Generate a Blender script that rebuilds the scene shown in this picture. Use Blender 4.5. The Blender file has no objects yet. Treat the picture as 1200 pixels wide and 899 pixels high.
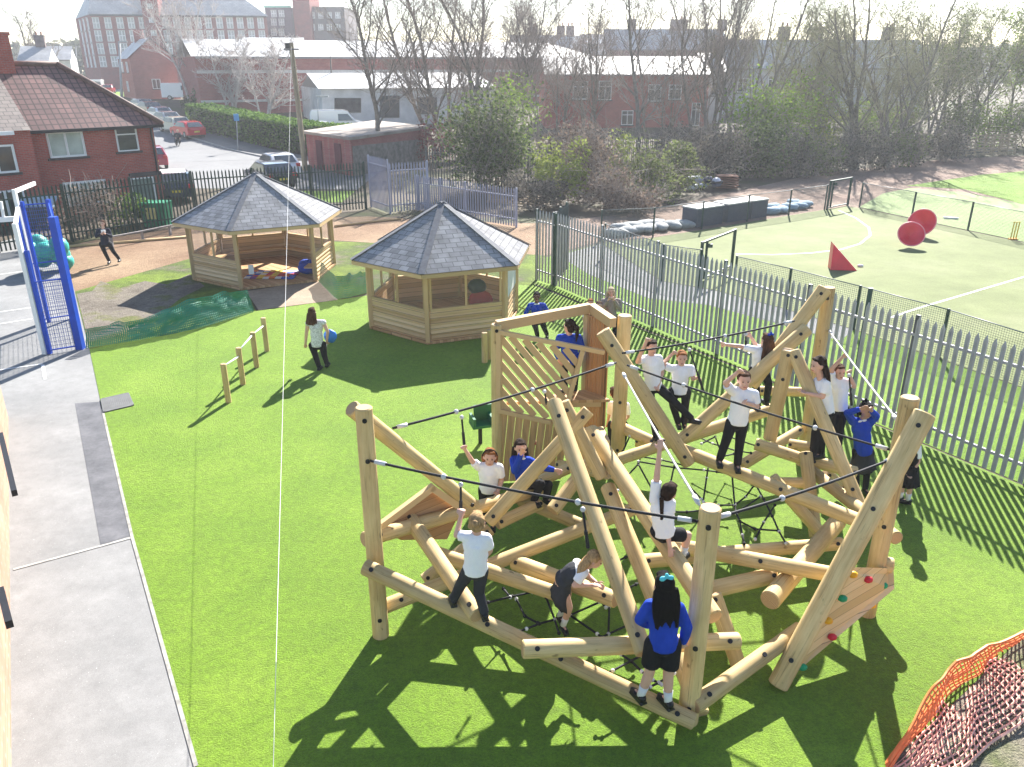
import bpy, bmesh, math, random
import numpy as np
from mathutils import Vector, Matrix, noise as mnoise

# ------------------------------------------------------------------ camera, sky, sun, exposure
S = bpy.context.scene
C = S.collection
CAM_H = 6.8
PITCH = math.atan((449.5 - 75) / 930.0)
cam = bpy.data.objects.new('camera', bpy.data.cameras.new('camera'))
C.objects.link(cam)
cam.location = (0, 0, CAM_H)
cam.rotation_euler = (math.pi / 2 - PITCH, 0, 0)
cam.data.sensor_width = 36.0
cam.data.lens = 930 / 1200 * 36
cam.data.clip_end = 3000
S.camera = cam
SUN_AZ = math.radians(16)      # to the right of straight ahead
SUN_EL = math.radians(34)
W = bpy.data.worlds.new('World'); S.world = W; W.use_nodes = True
nt = W.node_tree
sky = nt.nodes.new('ShaderNodeTexSky'); sky.sky_type = 'NISHITA'; sky.sun_disc = False
sky.sun_elevation = SUN_EL; sky.sun_rotation = SUN_AZ
sky.air_density = 1.0; sky.dust_density = 0.4; sky.ozone_density = 2.0
bg = nt.nodes['Background']; bg.inputs['Strength'].default_value = 0.065
nt.links.new(sky.outputs['Color'], bg.inputs['Color'])
sl = bpy.data.lights.new('sun', 'SUN'); sl.energy = 5.0; sl.angle = math.radians(0.5); sl.color = (1, .96, .90)
so = bpy.data.objects.new('sun', sl); C.objects.link(so)
sd = Vector((math.sin(SUN_AZ) * math.cos(SUN_EL), math.cos(SUN_AZ) * math.cos(SUN_EL), math.sin(SUN_EL)))
so.rotation_euler = sd.to_track_quat('Z', 'Y').to_euler()
so.location = (20, 40, 60)
S.view_settings.view_transform = 'Standard'; S.view_settings.look = 'None'
S.view_settings.exposure = 1.9; S.view_settings.gamma = 1
S.render.engine = 'CYCLES'

# ------------------------------------------------------------------ photo pixel -> world helpers
def ray(u, v):
    x = (u - 600) / 930.0; y = (449.5 - v) / 930.0
    return Vector((x, math.cos(PITCH) + y * math.sin(PITCH), -math.sin(PITCH) + y * math.cos(PITCH)))
def pz(u, v, z=0.0):
    d = ray(u, v); t = (z - CAM_H) / d.z
    return Vector((0, 0, CAM_H)) + d * t
def py(u, v, y):
    d = ray(u, v); return Vector((0, 0, CAM_H)) + d * (y / d.y)
def gz(x, y):                       # terrain height: flat yard, the far streets rise a little
    return min(max(0.0, (y - 70) * 0.055), 2.2)
def pg(u, v):                       # pixel on the terrain
    z = 0.0
    for _ in range(30):
        p = pz(u, v, min(z, 6.0)); z = z * .5 + gz(p.x, p.y) * .5
    return p

# ------------------------------------------------------------------ mesh builder
RND = random.Random(7)
def root_of(o):
    while o.parent: o = o.parent
    return o
class MB:
    def __init__(s): s.v = []; s.f = []; s.m = []; s.uv = []
    def add(s, vs, fs, mi=0, uvs=None):
        b = len(s.v); s.v.extend([tuple(q) for q in vs])
        for i, f in enumerate(fs):
            s.f.append(tuple(b + k for k in f)); s.m.append(mi)
            s.uv.append(uvs[i] if uvs else [(0, 0)] * len(f))
        return s
    def box(s, c, size, rz=0, mi=0, M3=None):
        h = [k / 2 for k in size]; vs = []
        R = M3 if M3 is not None else Matrix.Rotation(rz, 3, 'Z')
        for sx in (-1, 1):
            for sy in (-1, 1):
                for sz in (-1, 1): vs.append(Vector(c) + R @ Vector((sx * h[0], sy * h[1], sz * h[2])))
        return s.add(vs, [(0, 1, 3, 2), (4, 6, 7, 5), (0, 4, 5, 1), (2, 3, 7, 6), (0, 2, 6, 4), (1, 5, 7, 3)], mi)
    def bar(s, a, b, w, h, mi=0, up=(0, 0, 1)):
        a = Vector(a); b = Vector(b); d = (b - a); L = d.length; d = d / L; u = Vector(up)
        if abs(d.dot(u)) > .98: u = Vector((0, 1, 0))
        r = d.cross(u).normalized(); u = r.cross(d)
        return s.box((a + b) / 2, (L, w, h), mi=mi, M3=Matrix((d, r, u)).transposed())
    def tube(s, pts, rad, n=12, mi=0, cap=True, jit=0.0, bev=0.0, capmi=None):
        P = [Vector(p) for p in pts]
        R = list(rad) if isinstance(rad, (list, tuple)) else [rad] * len(P)
        if bev:                                          # rounded-over ends
            d0 = (P[1] - P[0]).normalized(); d1 = (P[-1] - P[-2]).normalized()
            P = [P[0], P[0] + d0 * bev] + P[1:-1] + [P[-1] - d1 * bev, P[-1]]
            R = [R[0] - bev, R[0]] + R[1:-1] + [R[-1], R[-1] - bev]
        t = (P[1] - P[0]).normalized()
        u = t.cross(Vector((0.3, 0.2, 1)));
        if u.length < .2: u = t.cross(Vector((1, 0.1, 0)))
        u.normalize(); vs = []; L = 0.0; Ls = []
        for i, p in enumerate(P):
            if i: L += (P[i] - P[i - 1]).length
            Ls.append(L)
            tt = (P[min(i + 1, len(P) - 1)] - P[max(i - 1, 0)]).normalized()
            u = (u - tt * u.dot(tt)).normalized(); w = tt.cross(u)
            for k in range(n):
                a = 2 * math.pi * k / n
                r = R[i] * (1 + (RND.uniform(-jit, jit) if jit else 0))
                vs.append(p + (u * math.cos(a) + w * math.sin(a)) * r)
        fs = []; uvs = []
        for i in range(len(P) - 1):
            for k in range(n):
                k2 = (k + 1) % n
                fs.append((i * n + k, i * n + k2, (i + 1) * n + k2, (i + 1) * n + k))
                uvs.append([(k / n, Ls[i]), ((k + 1) / n, Ls[i]), ((k + 1) / n, Ls[i + 1]), (k / n, Ls[i + 1])])
        s.add(vs, fs, mi, uvs)
        if cap:
            b = len(s.v) - n * len(P); cm = mi if capmi is None else capmi
            s.f.append(tuple(b + k for k in reversed(range(n)))); s.m.append(cm)
            s.uv.append([(.5 + .5 * math.cos(-2 * math.pi * k / n), .5 + .5 * math.sin(2 * math.pi * k / n)) for k in range(n)])
            e = b + (len(P) - 1) * n
            s.f.append(tuple(e + k for k in range(n))); s.m.append(cm)
            s.uv.append([(.5 + .5 * math.cos(2 * math.pi * k / n), .5 + .5 * math.sin(2 * math.pi * k / n)) for k in range(n)])
        return s
    def ell(s, c, r, M3=None, seg=12, ring=8, mi=0):
        c = Vector(c); M3 = M3 if M3 is not None else Matrix.Identity(3)
        r = (r, r, r) if not isinstance(r, (tuple, list)) else r
        vs = [c + M3 @ Vector((0, 0, r[2]))]
        for i in range(1, ring):
            a = math.pi * i / ring
            for k in range(seg):
                b = 2 * math.pi * k / seg
                vs.append(c + M3 @ Vector((r[0] * math.sin(a) * math.cos(b), r[1] * math.sin(a) * math.sin(b), r[2] * math.cos(a))))
        vs.append(c + M3 @ Vector((0, 0, -r[2]))); fs = []
        for k in range(seg): fs.append((0, 1 + k, 1 + (k + 1) % seg))
        for i in range(ring - 2):
            for k in range(seg):
                a = 1 + i * seg; fs.append((a + k, a + seg + k, a + seg + (k + 1) % seg, a + (k + 1) % seg))
        l = len(vs) - 1; a = 1 + (ring - 2) * seg
        for k in range(seg): fs.append((a + k, l, a + (k + 1) % seg))
        return s.add(vs, fs, mi)
    def prism(s, poly, t, mi=0, nrm=None):              # planar 3-D polygon given thickness t along its normal
        P = [Vector(p) for p in poly]
        n = Vector(nrm).normalized() if nrm else (P[1] - P[0]).cross(P[2] - P[0]).normalized()
        k = len(P); vs = P + [p + n * t for p in P]
        fs = [tuple(reversed(range(k))), tuple(range(k, 2 * k))] + [(i, (i + 1) % k, k + (i + 1) % k, k + i) for i in range(k)]
        return s.add(vs, fs, mi)
    def quad(s, a, b, c, d, mi=0): return s.add([a, b, c, d], [(0, 1, 2, 3)], mi)
    def build(s, name, mats, parent=None, smooth=False, world=True):
        me = bpy.data.meshes.new(name); vs = s.v
        if parent is not None and world:
            r = root_of(parent); rot = Matrix.Rotation(-r.rotation_euler.z, 3, 'Z'); l = Vector(r.location)
            vs = [tuple(rot @ (Vector(q) - l)) for q in vs]
        me.from_pydata(vs, [], s.f)
        for m in (mats if isinstance(mats, (list, tuple)) else [mats]): me.materials.append(m)
        me.polygons.foreach_set('material_index', s.m)
        if smooth: me.polygons.foreach_set('use_smooth', [True] * len(s.f))
        uvl = me.uv_layers.new(name='UVMap')
        uvl.data.foreach_set('uv', [x for f in s.uv for q in f for x in q])
        me.update()
        o = bpy.data.objects.new(name, me); C.objects.link(o)
        if parent is not None: o.parent = parent
        return o
def smooth_by_angle(o, deg=40):
    me = o.data; bm = bmesh.new(); bm.from_mesh(me)
    for e in bm.edges: e.smooth = not (len(e.link_faces) == 2 and e.calc_face_angle(0) > math.radians(deg))
    for f in bm.faces: f.smooth = True
    bm.to_mesh(me); bm.free()
    return o
def tag(o, label=None, cat=None, group=None, kind=None):
    for k, v in (('label', label), ('category', cat), ('group', group), ('kind', kind)):
        if v: o[k] = v
    return o
def thing(name, label, cat, loc=(0, 0, 0), rz=0.0, group=None):
    o = bpy.data.objects.new(name, None); C.objects.link(o); o.empty_display_size = .2
    o.location = loc; o.rotation_euler = (0, 0, rz)
    return tag(o, label, cat, group)
def dup(o, parent=None):
    c = o.copy(); C.objects.link(c); c.parent = parent
    for ch in list(o.children): dup(ch, c)
    return c

# ------------------------------------------------------------------ materials
def newmat(name):
    m = bpy.data.materials.new(name); m.use_nodes = True
    t = m.node_tree; return m, t, t.nodes['Principled BSDF']
def nd(t, typ, **kw):
    n = t.nodes.new(typ)
    for k, v in kw.items():
        if k in n.inputs: n.inputs[k].default_value = v
        else: setattr(n, k, v)
    return n
def ramp(t, fac, stops):
    r = t.nodes.new('ShaderNodeValToRGB'); e = r.color_ramp.elements
    while len(e) < len(stops): e.new(.5)
    for q, (p, c) in zip(e, stops): q.position = p; q.color = (*c, 1)
    t.links.new(fac, r.inputs['Fac']); return r.outputs['Color']
def mixc(t, fac, a, b, mode='MIX'):
    m = t.nodes.new('ShaderNodeMix'); m.data_type = 'RGBA'; m.blend_type = mode
    for sock, val in ((m.inputs['Factor'], fac), (m.inputs['A'] if False else m.inputs[6], a), (m.inputs[7], b)):
        if hasattr(val, 'is_output'): t.links.new(val, sock)
        elif isinstance(val, (int, float)): sock.default_value = val
        else: sock.default_value = (*val, 1)
    return m.outputs[2]
def bumpit(t, bsdf, h, strength=.3, dist=.02):
    b = nd(t, 'ShaderNodeBump', Strength=strength, Distance=dist)
    t.links.new(h, b.inputs['Height']); t.links.new(b.outputs['Normal'], bsdf.inputs['Normal'])
MC = {}
def mat(name, col, rough=.7, var=.2, scale=4.0, bump=0.0, bscale=None, spec=.3, metal=0.0, coat=0.0, hue=None, stretch=None):
    if name in MC: return MC[name]
    m, t, b = newmat(name)
    tc = nd(t, 'ShaderNodeTexCoord'); src = tc.outputs['Object']
    if stretch:
        mp = nd(t, 'ShaderNodeMapping'); mp.inputs['Scale'].default_value = stretch
        t.links.new(src, mp.inputs['Vector']); src = mp.outputs['Vector']
    n = nd(t, 'ShaderNodeTexNoise', Scale=scale, Detail=6.0, Roughness=.62); t.links.new(src, n.inputs['Vector'])
    lo = tuple(max(0, c * (1 - var)) for c in col); hi = tuple(min(1, c * (1 + var)) for c in (hue or col))
    t.links.new(ramp(t, n.outputs['Fac'], [(.3, lo), (.7, hi)]), b.inputs['Base Color'])
    b.inputs['Roughness'].default_value = rough; b.inputs['Specular IOR Level'].default_value = spec
    b.inputs['Metallic'].default_value = metal; b.inputs['Coat Weight'].default_value = coat
    if bump:
        n2 = nd(t, 'ShaderNodeTexNoise', Scale=bscale or scale * 6, Detail=4.0); t.links.new(src, n2.inputs['Vector'])
        bumpit(t, b, n2.outputs['Fac'], bump)
    MC[name] = m; return m
def wood_log(name, a, bcol, knots=True, end=False):
    m, t, b = newmat(name)
    uv = nd(t, 'ShaderNodeUVMap'); oi = nd(t, 'ShaderNodeObjectInfo')
    ad = nd(t, 'ShaderNodeVectorMath', operation='ADD'); cx = nd(t, 'ShaderNodeCombineXYZ')
    mu = nd(t, 'ShaderNodeMath', operation='MULTIPLY'); mu.inputs[1].default_value = 37.0
    t.links.new(oi.outputs['Random'], mu.inputs[0]); t.links.new(mu.outputs[0], cx.inputs['Y']); t.links.new(mu.outputs[0], cx.inputs['Z'])
    t.links.new(uv.outputs['UV'], ad.inputs[0]); t.links.new(cx.outputs[0], ad.inputs[1])
    def nz(sc, det, mp):
        q = nd(t, 'ShaderNodeMapping'); q.inputs['Scale'].default_value = mp; t.links.new(ad.outputs[0], q.inputs['Vector'])
        n = nd(t, 'ShaderNodeTexNoise', Scale=sc, Detail=det, Roughness=.6); t.links.new(q.outputs[0], n.inputs['Vector']); return n.outputs['Fac']
    g = nz(4, 6, (6, .5, 1)); big = nz(1.2, 3, (2, 1, 1)); kn = nz(3.2, 2, (2.2, 1.5, 1)); dk = nz(14, 3, (1.5, .5, 1))
    c = ramp(t, g, [(.3, a), (.68, bcol)])
    c = mixc(t, .45, c, ramp(t, big, [(.35, tuple(x * .72 for x in a)), (.7, bcol)]))
    c = mixc(t, ramp(t, kn, [(.68, (0, 0, 0)), (.74, (.8, .8, .8))]), c, tuple(x * .4 for x in a))
    c = mixc(t, ramp(t, dk, [(.66, (0, 0, 0)), (.8, (.4, .4, .4))]), c, tuple(x * .5 for x in a))
    ck = nz(5, 4, (9, .35, 1)); st_ = nz(.8, 5, (1.2, .8, 1))
    c = mixc(t, ramp(t, ck, [(.60, (0, 0, 0)), (.66, (.55, .55, .55))]), c, tuple(x * .42 for x in a))
    c = mixc(t, ramp(t, st_, [(.52, (0, 0, 0)), (.72, (.5, .5, .5))]), c, (a[0] * .82, a[1] * .84, a[2] * .86))
    hv = nd(t, 'ShaderNodeHueSaturation'); mr = nd(t, 'ShaderNodeMapRange'); mr.inputs[3].default_value = .82; mr.inputs[4].default_value = 1.12
    t.links.new(oi.outputs['Random'], mr.inputs[0]); t.links.new(mr.outputs[0], hv.inputs['Value']); t.links.new(c, hv.inputs['Color'])
    t.links.new(hv.outputs[0], b.inputs['Base Color'])
    b.inputs['Roughness'].default_value = .72; b.inputs['Specular IOR Level'].default_value = .25
    bumpit(t, b, g, .35, .01); MC[name] = m; return m
def wood_end(name, a, bcol):
    m, t, b = newmat(name); uv = nd(t, 'ShaderNodeUVMap')
    sb = nd(t, 'ShaderNodeVectorMath', operation='SUBTRACT'); sb.inputs[1].default_value = (.5, .5, 0); t.links.new(uv.outputs[0], sb.inputs[0])
    w = nd(t, 'ShaderNodeTexWave', wave_type='RINGS', Scale=4.5, Distortion=1.5); w.rings_direction = 'SPHERICAL'
    t.links.new(sb.outputs[0], w.inputs['Vector']); t.links.new(ramp(t, w.outputs['Fac'], [(.2, a), (.8, bcol)]), b.inputs['Base Color'])
    b.inputs['Roughness'].default_value = .8; MC[name] = m; return m
def boards(name, a, bcol, width, horiz=False, gap=.06, vec=None):
    """planks: thin dark joints between boards, each board its own tone"""
    m, t, b = newmat(name); tc = nd(t, 'ShaderNodeTexCoord')
    sx = nd(t, 'ShaderNodeSeparateXYZ'); t.links.new(tc.outputs['Object'], sx.inputs[0])
    if horiz: src = sx.outputs['Z']
    else:
        ad = nd(t, 'ShaderNodeMath', operation='ADD'); t.links.new(sx.outputs['X'], ad.inputs[0]); t.links.new(sx.outputs['Y'], ad.inputs[1]); src = ad.outputs[0]
    dv = nd(t, 'ShaderNodeMath', operation='DIVIDE'); dv.inputs[1].default_value = width; t.links.new(src, dv.inputs[0])
    fr = nd(t, 'ShaderNodeMath', operation='FRACT'); fl = nd(t, 'ShaderNodeMath', operation='FLOOR')
    t.links.new(dv.outputs[0], fr.inputs[0]); t.links.new(dv.outputs[0], fl.inputs[0])
    wn = nd(t, 'ShaderNodeTexWhiteNoise'); wn.noise_dimensions = '1D'; t.links.new(fl.outputs[0], wn.inputs['W'])
    mp = nd(t, 'ShaderNodeMapping'); mp.inputs['Scale'].default_value = (2, 2, 30) if horiz else (30, 30, 2); t.links.new(tc.outputs['Object'], mp.inputs['Vector'])
    n = nd(t, 'ShaderNodeTexNoise', Scale=1.0, Detail=5.0); t.links.new(mp.outputs[0], n.inputs['Vector'])
    mx = nd(t, 'ShaderNodeMath', operation='ADD'); t.links.new(n.outputs['Fac'], mx.inputs[0]); t.links.new(wn.outputs['Value'], mx.inputs[1])
    hf = nd(t, 'ShaderNodeMath', operation='MULTIPLY'); hf.inputs[1].default_value = .5; t.links.new(mx.outputs[0], hf.inputs[0])
    c = ramp(t, hf.outputs[0], [(.25, a), (.75, bcol)])
    lt = ramp(t, fr.outputs[0], [(0, (1, 1, 1)), (gap, (0, 0, 0)), (1 - gap * .5, (0, 0, 0)), (1, (.6, .6, .6))])
    t.links.new(mixc(t, lt, c, tuple(x * .3 for x in a)), b.inputs['Base Color'])
    b.inputs['Roughness'].default_value = .75; b.inputs['Specular IOR Level'].default_value = .2
    MC[name] = m; return m
def brick(name, a, bcol, mortar, w=.225, h=.075, ms=.012, soot=None, var=.5, off=.5):
    m, t, b = newmat(name); tc = nd(t, 'ShaderNodeTexCoord')
    sx = nd(t, 'ShaderNodeSeparateXYZ'); t.links.new(tc.outputs['Object'], sx.inputs[0])
    ad = nd(t, 'ShaderNodeMath', operation='ADD'); t.links.new(sx.outputs['X'], ad.inputs[0]); t.links.new(sx.outputs['Y'], ad.inputs[1])
    cx = nd(t, 'ShaderNodeCombineXYZ'); t.links.new(ad.outputs[0], cx.inputs['X']); t.links.new(sx.outputs['Z'], cx.inputs['Y'])
    bt = nd(t, 'ShaderNodeTexBrick'); bt.offset = off
    bt.inputs['Scale'].default_value = 1; bt.inputs['Brick Width'].default_value = w; bt.inputs['Row Height'].default_value = h
    bt.inputs['Mortar Size'].default_value = ms; bt.inputs['Color1'].default_value = (*a, 1); bt.inputs['Color2'].default_value = (*bcol, 1)
    bt.inputs['Mortar'].default_value = (*mortar, 1); bt.inputs['Bias'].default_value = 0
    t.links.new(cx.outputs[0], bt.inputs['Vector'])
    n = nd(t, 'ShaderNodeTexNoise', Scale=.9, Detail=7.0, Roughness=.65); t.links.new(tc.outputs['Object'], n.inputs['Vector'])
    c = mixc(t, ramp(t, n.outputs['Fac'], [(.42, (0, 0, 0)), (.75, (var, var, var))]), bt.outputs['Color'], soot or tuple(x * .4 for x in a))
    t.links.new(c, b.inputs['Base Color']); b.inputs['Roughness'].default_value = .85; b.inputs['Specular IOR Level'].default_value = .15
    bumpit(t, b, bt.outputs['Fac'], -.3, .01)
    MC[name] = m; return m
def ground(name, stops, scale=.35, fine=14.0, fmix=.35, rough=.9, bump=.4, bs=60., bd=.03, spec=.2, sheen=0.0, scol=None, dots=None):
    """large patches + fine speckle"""
    m, t, b = newmat(name); tc = nd(t, 'ShaderNodeTexCoord')
    def nz(sc, det=6.0, r=.6):
        n = nd(t, 'ShaderNodeTexNoise', Scale=sc, Detail=det, Roughness=r); t.links.new(tc.outputs['Object'], n.inputs['Vector']); return n.outputs['Fac']
    big = nz(scale); fi = nz(fine, 8.0, .7); vf = nz(bs, 3.0, .8)
    c = ramp(t, big, stops)
    g = ramp(t, fi, [(.3, (.45, .45, .45)), (.7, (1.4, 1.4, 1.4))])
    c = mixc(t, fmix, c, mixc(t, 1.0, c, g, 'MULTIPLY'))
    c = mixc(t, fmix, c, mixc(t, 1.0, c, ramp(t, vf, [(.32, (.3, .3, .3)), (.68, (1.6, 1.6, 1.6))]), 'MULTIPLY'))
    if dots: c = mixc(t, ramp(t, nz(dots[0], 2.0), [(dots[1], (0, 0, 0)), (dots[1] + .04, (.8, .8, .8))]), c, dots[2])
    t.links.new(c, b.inputs['Base Color']); b.inputs['Roughness'].default_value = rough; b.inputs['Specular IOR Level'].default_value = spec
    if sheen:
        b.inputs['Sheen Weight'].default_value = sheen; b.inputs['Sheen Roughness'].default_value = .5; b.inputs['Sheen Tint'].default_value = (*(scol or (1, 1, 1)), 1)
    bumpit(t, b, vf, bump, bd); MC[name] = m; return m
def leafmat(name, a, bcol, trans=.35):
    m, t, b = newmat(name); tc = nd(t, 'ShaderNodeTexCoord')
    n = nd(t, 'ShaderNodeTexNoise', Scale=1.7, Detail=3.0); t.links.new(tc.outputs['Object'], n.inputs['Vector'])
    w = nd(t, 'ShaderNodeTexWhiteNoise'); g = nd(t, 'ShaderNodeNewGeometry'); t.links.new(g.outputs['Random Per Island'], w.inputs['Vector'])
    ad = nd(t, 'ShaderNodeMath', operation='ADD'); t.links.new(n.outputs['Fac'], ad.inputs[0]); t.links.new(g.outputs['Random Per Island'], ad.inputs[1])
    hf = nd(t, 'ShaderNodeMath', operation='MULTIPLY'); hf.inputs[1].default_value = .5; t.links.new(ad.outputs[0], hf.inputs[0])
    c = ramp(t, hf.outputs[0], [(.25, a), (.75, bcol)])
    t.links.new(c, b.inputs['Base Color']); b.inputs['Roughness'].default_value = .8; b.inputs['Specular IOR Level'].default_value = .1
    tr = nd(t, 'ShaderNodeBsdfTranslucent'); t.links.new(c, tr.inputs['Color'])
    ms = nd(t, 'ShaderNodeMixShader'); ms.inputs[0].default_value = trans
    t.links.new(b.outputs[0], ms.inputs[1]); t.links.new(tr.outputs[0], ms.inputs[2]); t.links.new(ms.outputs[0], t.nodes['Material Output'].inputs['Surface'])
    MC[name] = m; return m
def netmat(name, col, cell, th, rough=.6, trans=0.0):
    """woven mesh: a grid of strands with open holes between (UV in metres)"""
    m, t, b = newmat(name); uv = nd(t, 'ShaderNodeUVMap'); sx = nd(t, 'ShaderNodeSeparateXYZ'); t.links.new(uv.outputs[0], sx.inputs[0])
    outs = []
    for ax, cl in (('X', cell[0]), ('Y', cell[1])):
        dv = nd(t, 'ShaderNodeMath', operation='DIVIDE'); dv.inputs[1].default_value = cl; t.links.new(sx.outputs[ax], dv.inputs[0])
        fr = nd(t, 'ShaderNodeMath', operation='FRACT'); t.links.new(dv.outputs[0], fr.inputs[0])
        lt = nd(t, 'ShaderNodeMath', operation='LESS_THAN'); lt.inputs[1].default_value = th / cl; t.links.new(fr.outputs[0], lt.inputs[0]); outs.append(lt.outputs[0])
    mx = nd(t, 'ShaderNodeMath', operation='MAXIMUM'); t.links.new(outs[0], mx.inputs[0]); t.links.new(outs[1], mx.inputs[1])
    t.links.new(mx.outputs[0], b.inputs['Alpha']); b.inputs['Base Color'].default_value = (*col, 1); b.inputs['Roughness'].default_value = rough
    MC[name] = m; return m
def glassmat(name, tint=(.75, .8, .8), alpha=.35, rough=.08):
    m, t, b = newmat(name); b.inputs['Base Color'].default_value = (*tint, 1); b.inputs['Roughness'].default_value = rough
    b.inputs['Alpha'].default_value = alpha; b.inputs['Specular IOR Level'].default_value = .6; MC[name] = m; return m

LOG = wood_log('timber_log', (.50, .335, .135), (.73, .555, .28)); LOGE = wood_end('timber_end', (.34, .2, .09), (.55, .37, .2))
LOGT = wood_log('timber_frame', (.48, .31, .14), (.68, .49, .26))
BRD = boards('deck_boards', (.40, .23, .10), (.58, .37, .19), .13)
LAP = boards('lap_boards', (.50, .325, .16), (.70, .50, .29), .14, horiz=True, gap=.12)
BLK = mat('black_plastic', (.015, .015, .017), .5, .2)
ROPE = mat('black_rope', (.02, .02, .023), .75, .3, 40)
WROPE = mat('pale_rope', (.55, .54, .5), .8, .15, 60)
WHT = mat('white_plastic', (.75, .75, .73), .5, .06)
STEEL = mat('galvanised_steel', (.37, .365, .40), .55, .2, 3, metal=.05)
DKST = mat('dark_steel', (.07, .08, .085), .55, .2, 3)
GRNST = mat('green_steel', (.02, .05, .04), .55, .2)

# ------------------------------------------------------------------ the setting: ground sheets
EARTH = ground('rough_earth', [(.3, (.065, .05, .038)), (.5, (.10, .08, .055)), (.7, (.07, .09, .028))], .25, 5, .5)
TURF = ground('artificial_turf', [(.25, (.112, .235, .004)), (.5, (.155, .292, .006)), (.75, (.22, .36, .022))], .5, 9, .5, bump=1.0, bs=48, bd=.06, sheen=.22, scol=(.9, 1, .4), rough=.8, spec=.25)
PAVE = ground('tarmac_paving', [(.25, (.165, .167, .165)), (.5, (.205, .204, .20)), (.75, (.255, .254, .248))], .55, 3.5, .3, bump=.3, bs=110, bd=.008, rough=.75, spec=.35, dots=(40, .70, (.45, .45, .43)))
PATCH = ground('dark_tarmac', [(.35, (.085, .087, .095)), (.65, (.14, .14, .15))], 2.2, 16, .3, bump=.4, bs=120, bd=.01, rough=.7)
MULCH = ground('bark_mulch', [(.3, (.21, .12, .07)), (.55, (.31, .205, .125)), (.75, (.39, .275, .17))], .3, 6, .45, bump=1, bs=26, bd=.06)
MULCH2 = ground('grey_mulch', [(.3, (.20, .13, .10)), (.55, (.27, .19, .145)), (.75, (.33, .25, .19))], .3, 5, .5, bump=1, bs=18, bd=.06)
ROUGH = ground('patchy_grass', [(.34, (.17, .15, .10)), (.45, (.10, .14, .03)), (.6, (.17, .24, .03)), (.75, (.20, .28, .04))], .55, 4, .55, bump=1, bs=22, bd=.08)
GRASS = ground('mown_grass', [(.3, (.11, .20, .02)), (.5, (.15, .25, .028)), (.72, (.19, .29, .045))], .3, 5, .4, bump=.8, bs=30, bd=.06)
PITCH_M = ground('worn_pitch', [(.28, (.125, .15, .055)), (.5, (.155, .18, .072)), (.74, (.195, .21, .105))], .22, 1.1, .28, bump=.3, bs=30, bd=.02)
PALE = ground('pale_pitch', [(.3, (.20, .27, .10)), (.7, (.27, .33, .15))], .2, 2, .25, bump=.3, bs=30, bd=.02)
SLAB = ground('grey_path', [(.3, (.17, .17, .17)), (.7, (.25, .245, .24))], .6, 4, .3, bump=.3, bs=30, bd=.02)
DIRT = ground('pale_dirt', [(.3, (.17, .145, .11)), (.5, (.28, .245, .19)), (.72, (.11, .14, .04))], .9, 7, .55, bump=1, bs=30, bd=.06)
PTH = ground('trodden_path', [(.3, (.27, .20, .14)), (.7, (.36, .28, .20))], .8, 5, .3, bump=.5, bs=30, bd=.03)
ROAD = ground('road_tarmac', [(.3, (.15, .15, .155)), (.7, (.21, .21, .21))], .12, 2.0, .2, bump=.2, bs=30, bd=.01, rough=.8)
PAVT = ground('pavement', [(.3, (.13, .127, .127)), (.7, (.18, .177, .175))], .3, 2.0, .25, bump=.2, bs=30, bd=.01)
LINE = ground('line_paint', [(.3, (.62, .62, .60)), (.7, (.74, .74, .72))], 3, 20, .2, bump=0)

def struct(o): o['kind'] = 'structure'; return o
def sheet(name, pts, m, z):
    """flat ground area; points are (x, y) metres or pixels through g()"""
    b = MB(); b.add([(p[0], p[1], z) for p in pts], [tuple(range(len(pts)))]); o = b.build(name, m)
    if o.data.polygons[0].normal.z < 0: o.data.flip_normals()
    return struct(o)
def g(*uv): return [tuple(pz(u, v))[:2] for u, v in uv]
def strip(name, left, right, m, dz):
    """long sheet that follows the terrain; left/right are matching (x, y) lists"""
    b = MB(); vs = []
    L = []; R = []
    for i in range(len(left) - 1):
        for k in range(6):
            f = k / 6
            L.append(Vector(left[i]).lerp(Vector(left[i + 1]), f)); R.append(Vector(right[i]).lerp(Vector(right[i + 1]), f))
    L.append(Vector(left[-1])); R.append(Vector(right[-1]))
    for a, c in zip(L, R): vs += [(a.x, a.y, gz(*a) + dz), (c.x, c.y, gz(*c) + dz)]
    b.add(vs, [(2 * i, 2 * i + 1, 2 * i + 3, 2 * i + 2) for i in range(len(L) - 1)])
    o = b.build(name, m)
    if o.data.polygons[0].normal.z < 0: o.data.flip_normals()
    return struct(o)
def stroke(name, pts, w, m, z):
    P = [Vector((p[0], p[1], 0)) for p in pts]; b = MB(); vs = []
    for i, p in enumerate(P):
        t = (P[min(i + 1, len(P) - 1)] - P[max(i - 1, 0)]).normalized(); n = Vector((-t.y, t.x, 0)) * w / 2
        vs += [(p.x + n.x, p.y + n.y, z), (p.x - n.x, p.y - n.y, z)]
    b.add(vs, [(2 * i + 1, 2 * i + 3, 2 * i + 2, 2 * i) for i in range(len(P) - 1)])
    o = b.build(name, m)
    if o.data.polygons[0].normal.z < 0: o.data.flip_normals()
    return struct(o)

b = MB(); ys = [-30, 0, 40, 70, 80, 95, 110, 130, 200, 300]; vs = []; fs = []
for y in ys: vs += [(-300, y, gz(0, y)), (300, y, gz(0, y))]
for i in range(len(ys) - 1): fs.append((2 * i, 2 * i + 1, 2 * i + 3, 2 * i + 2))
b.add(vs, fs); struct(b.build('ground', EARTH))

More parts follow.
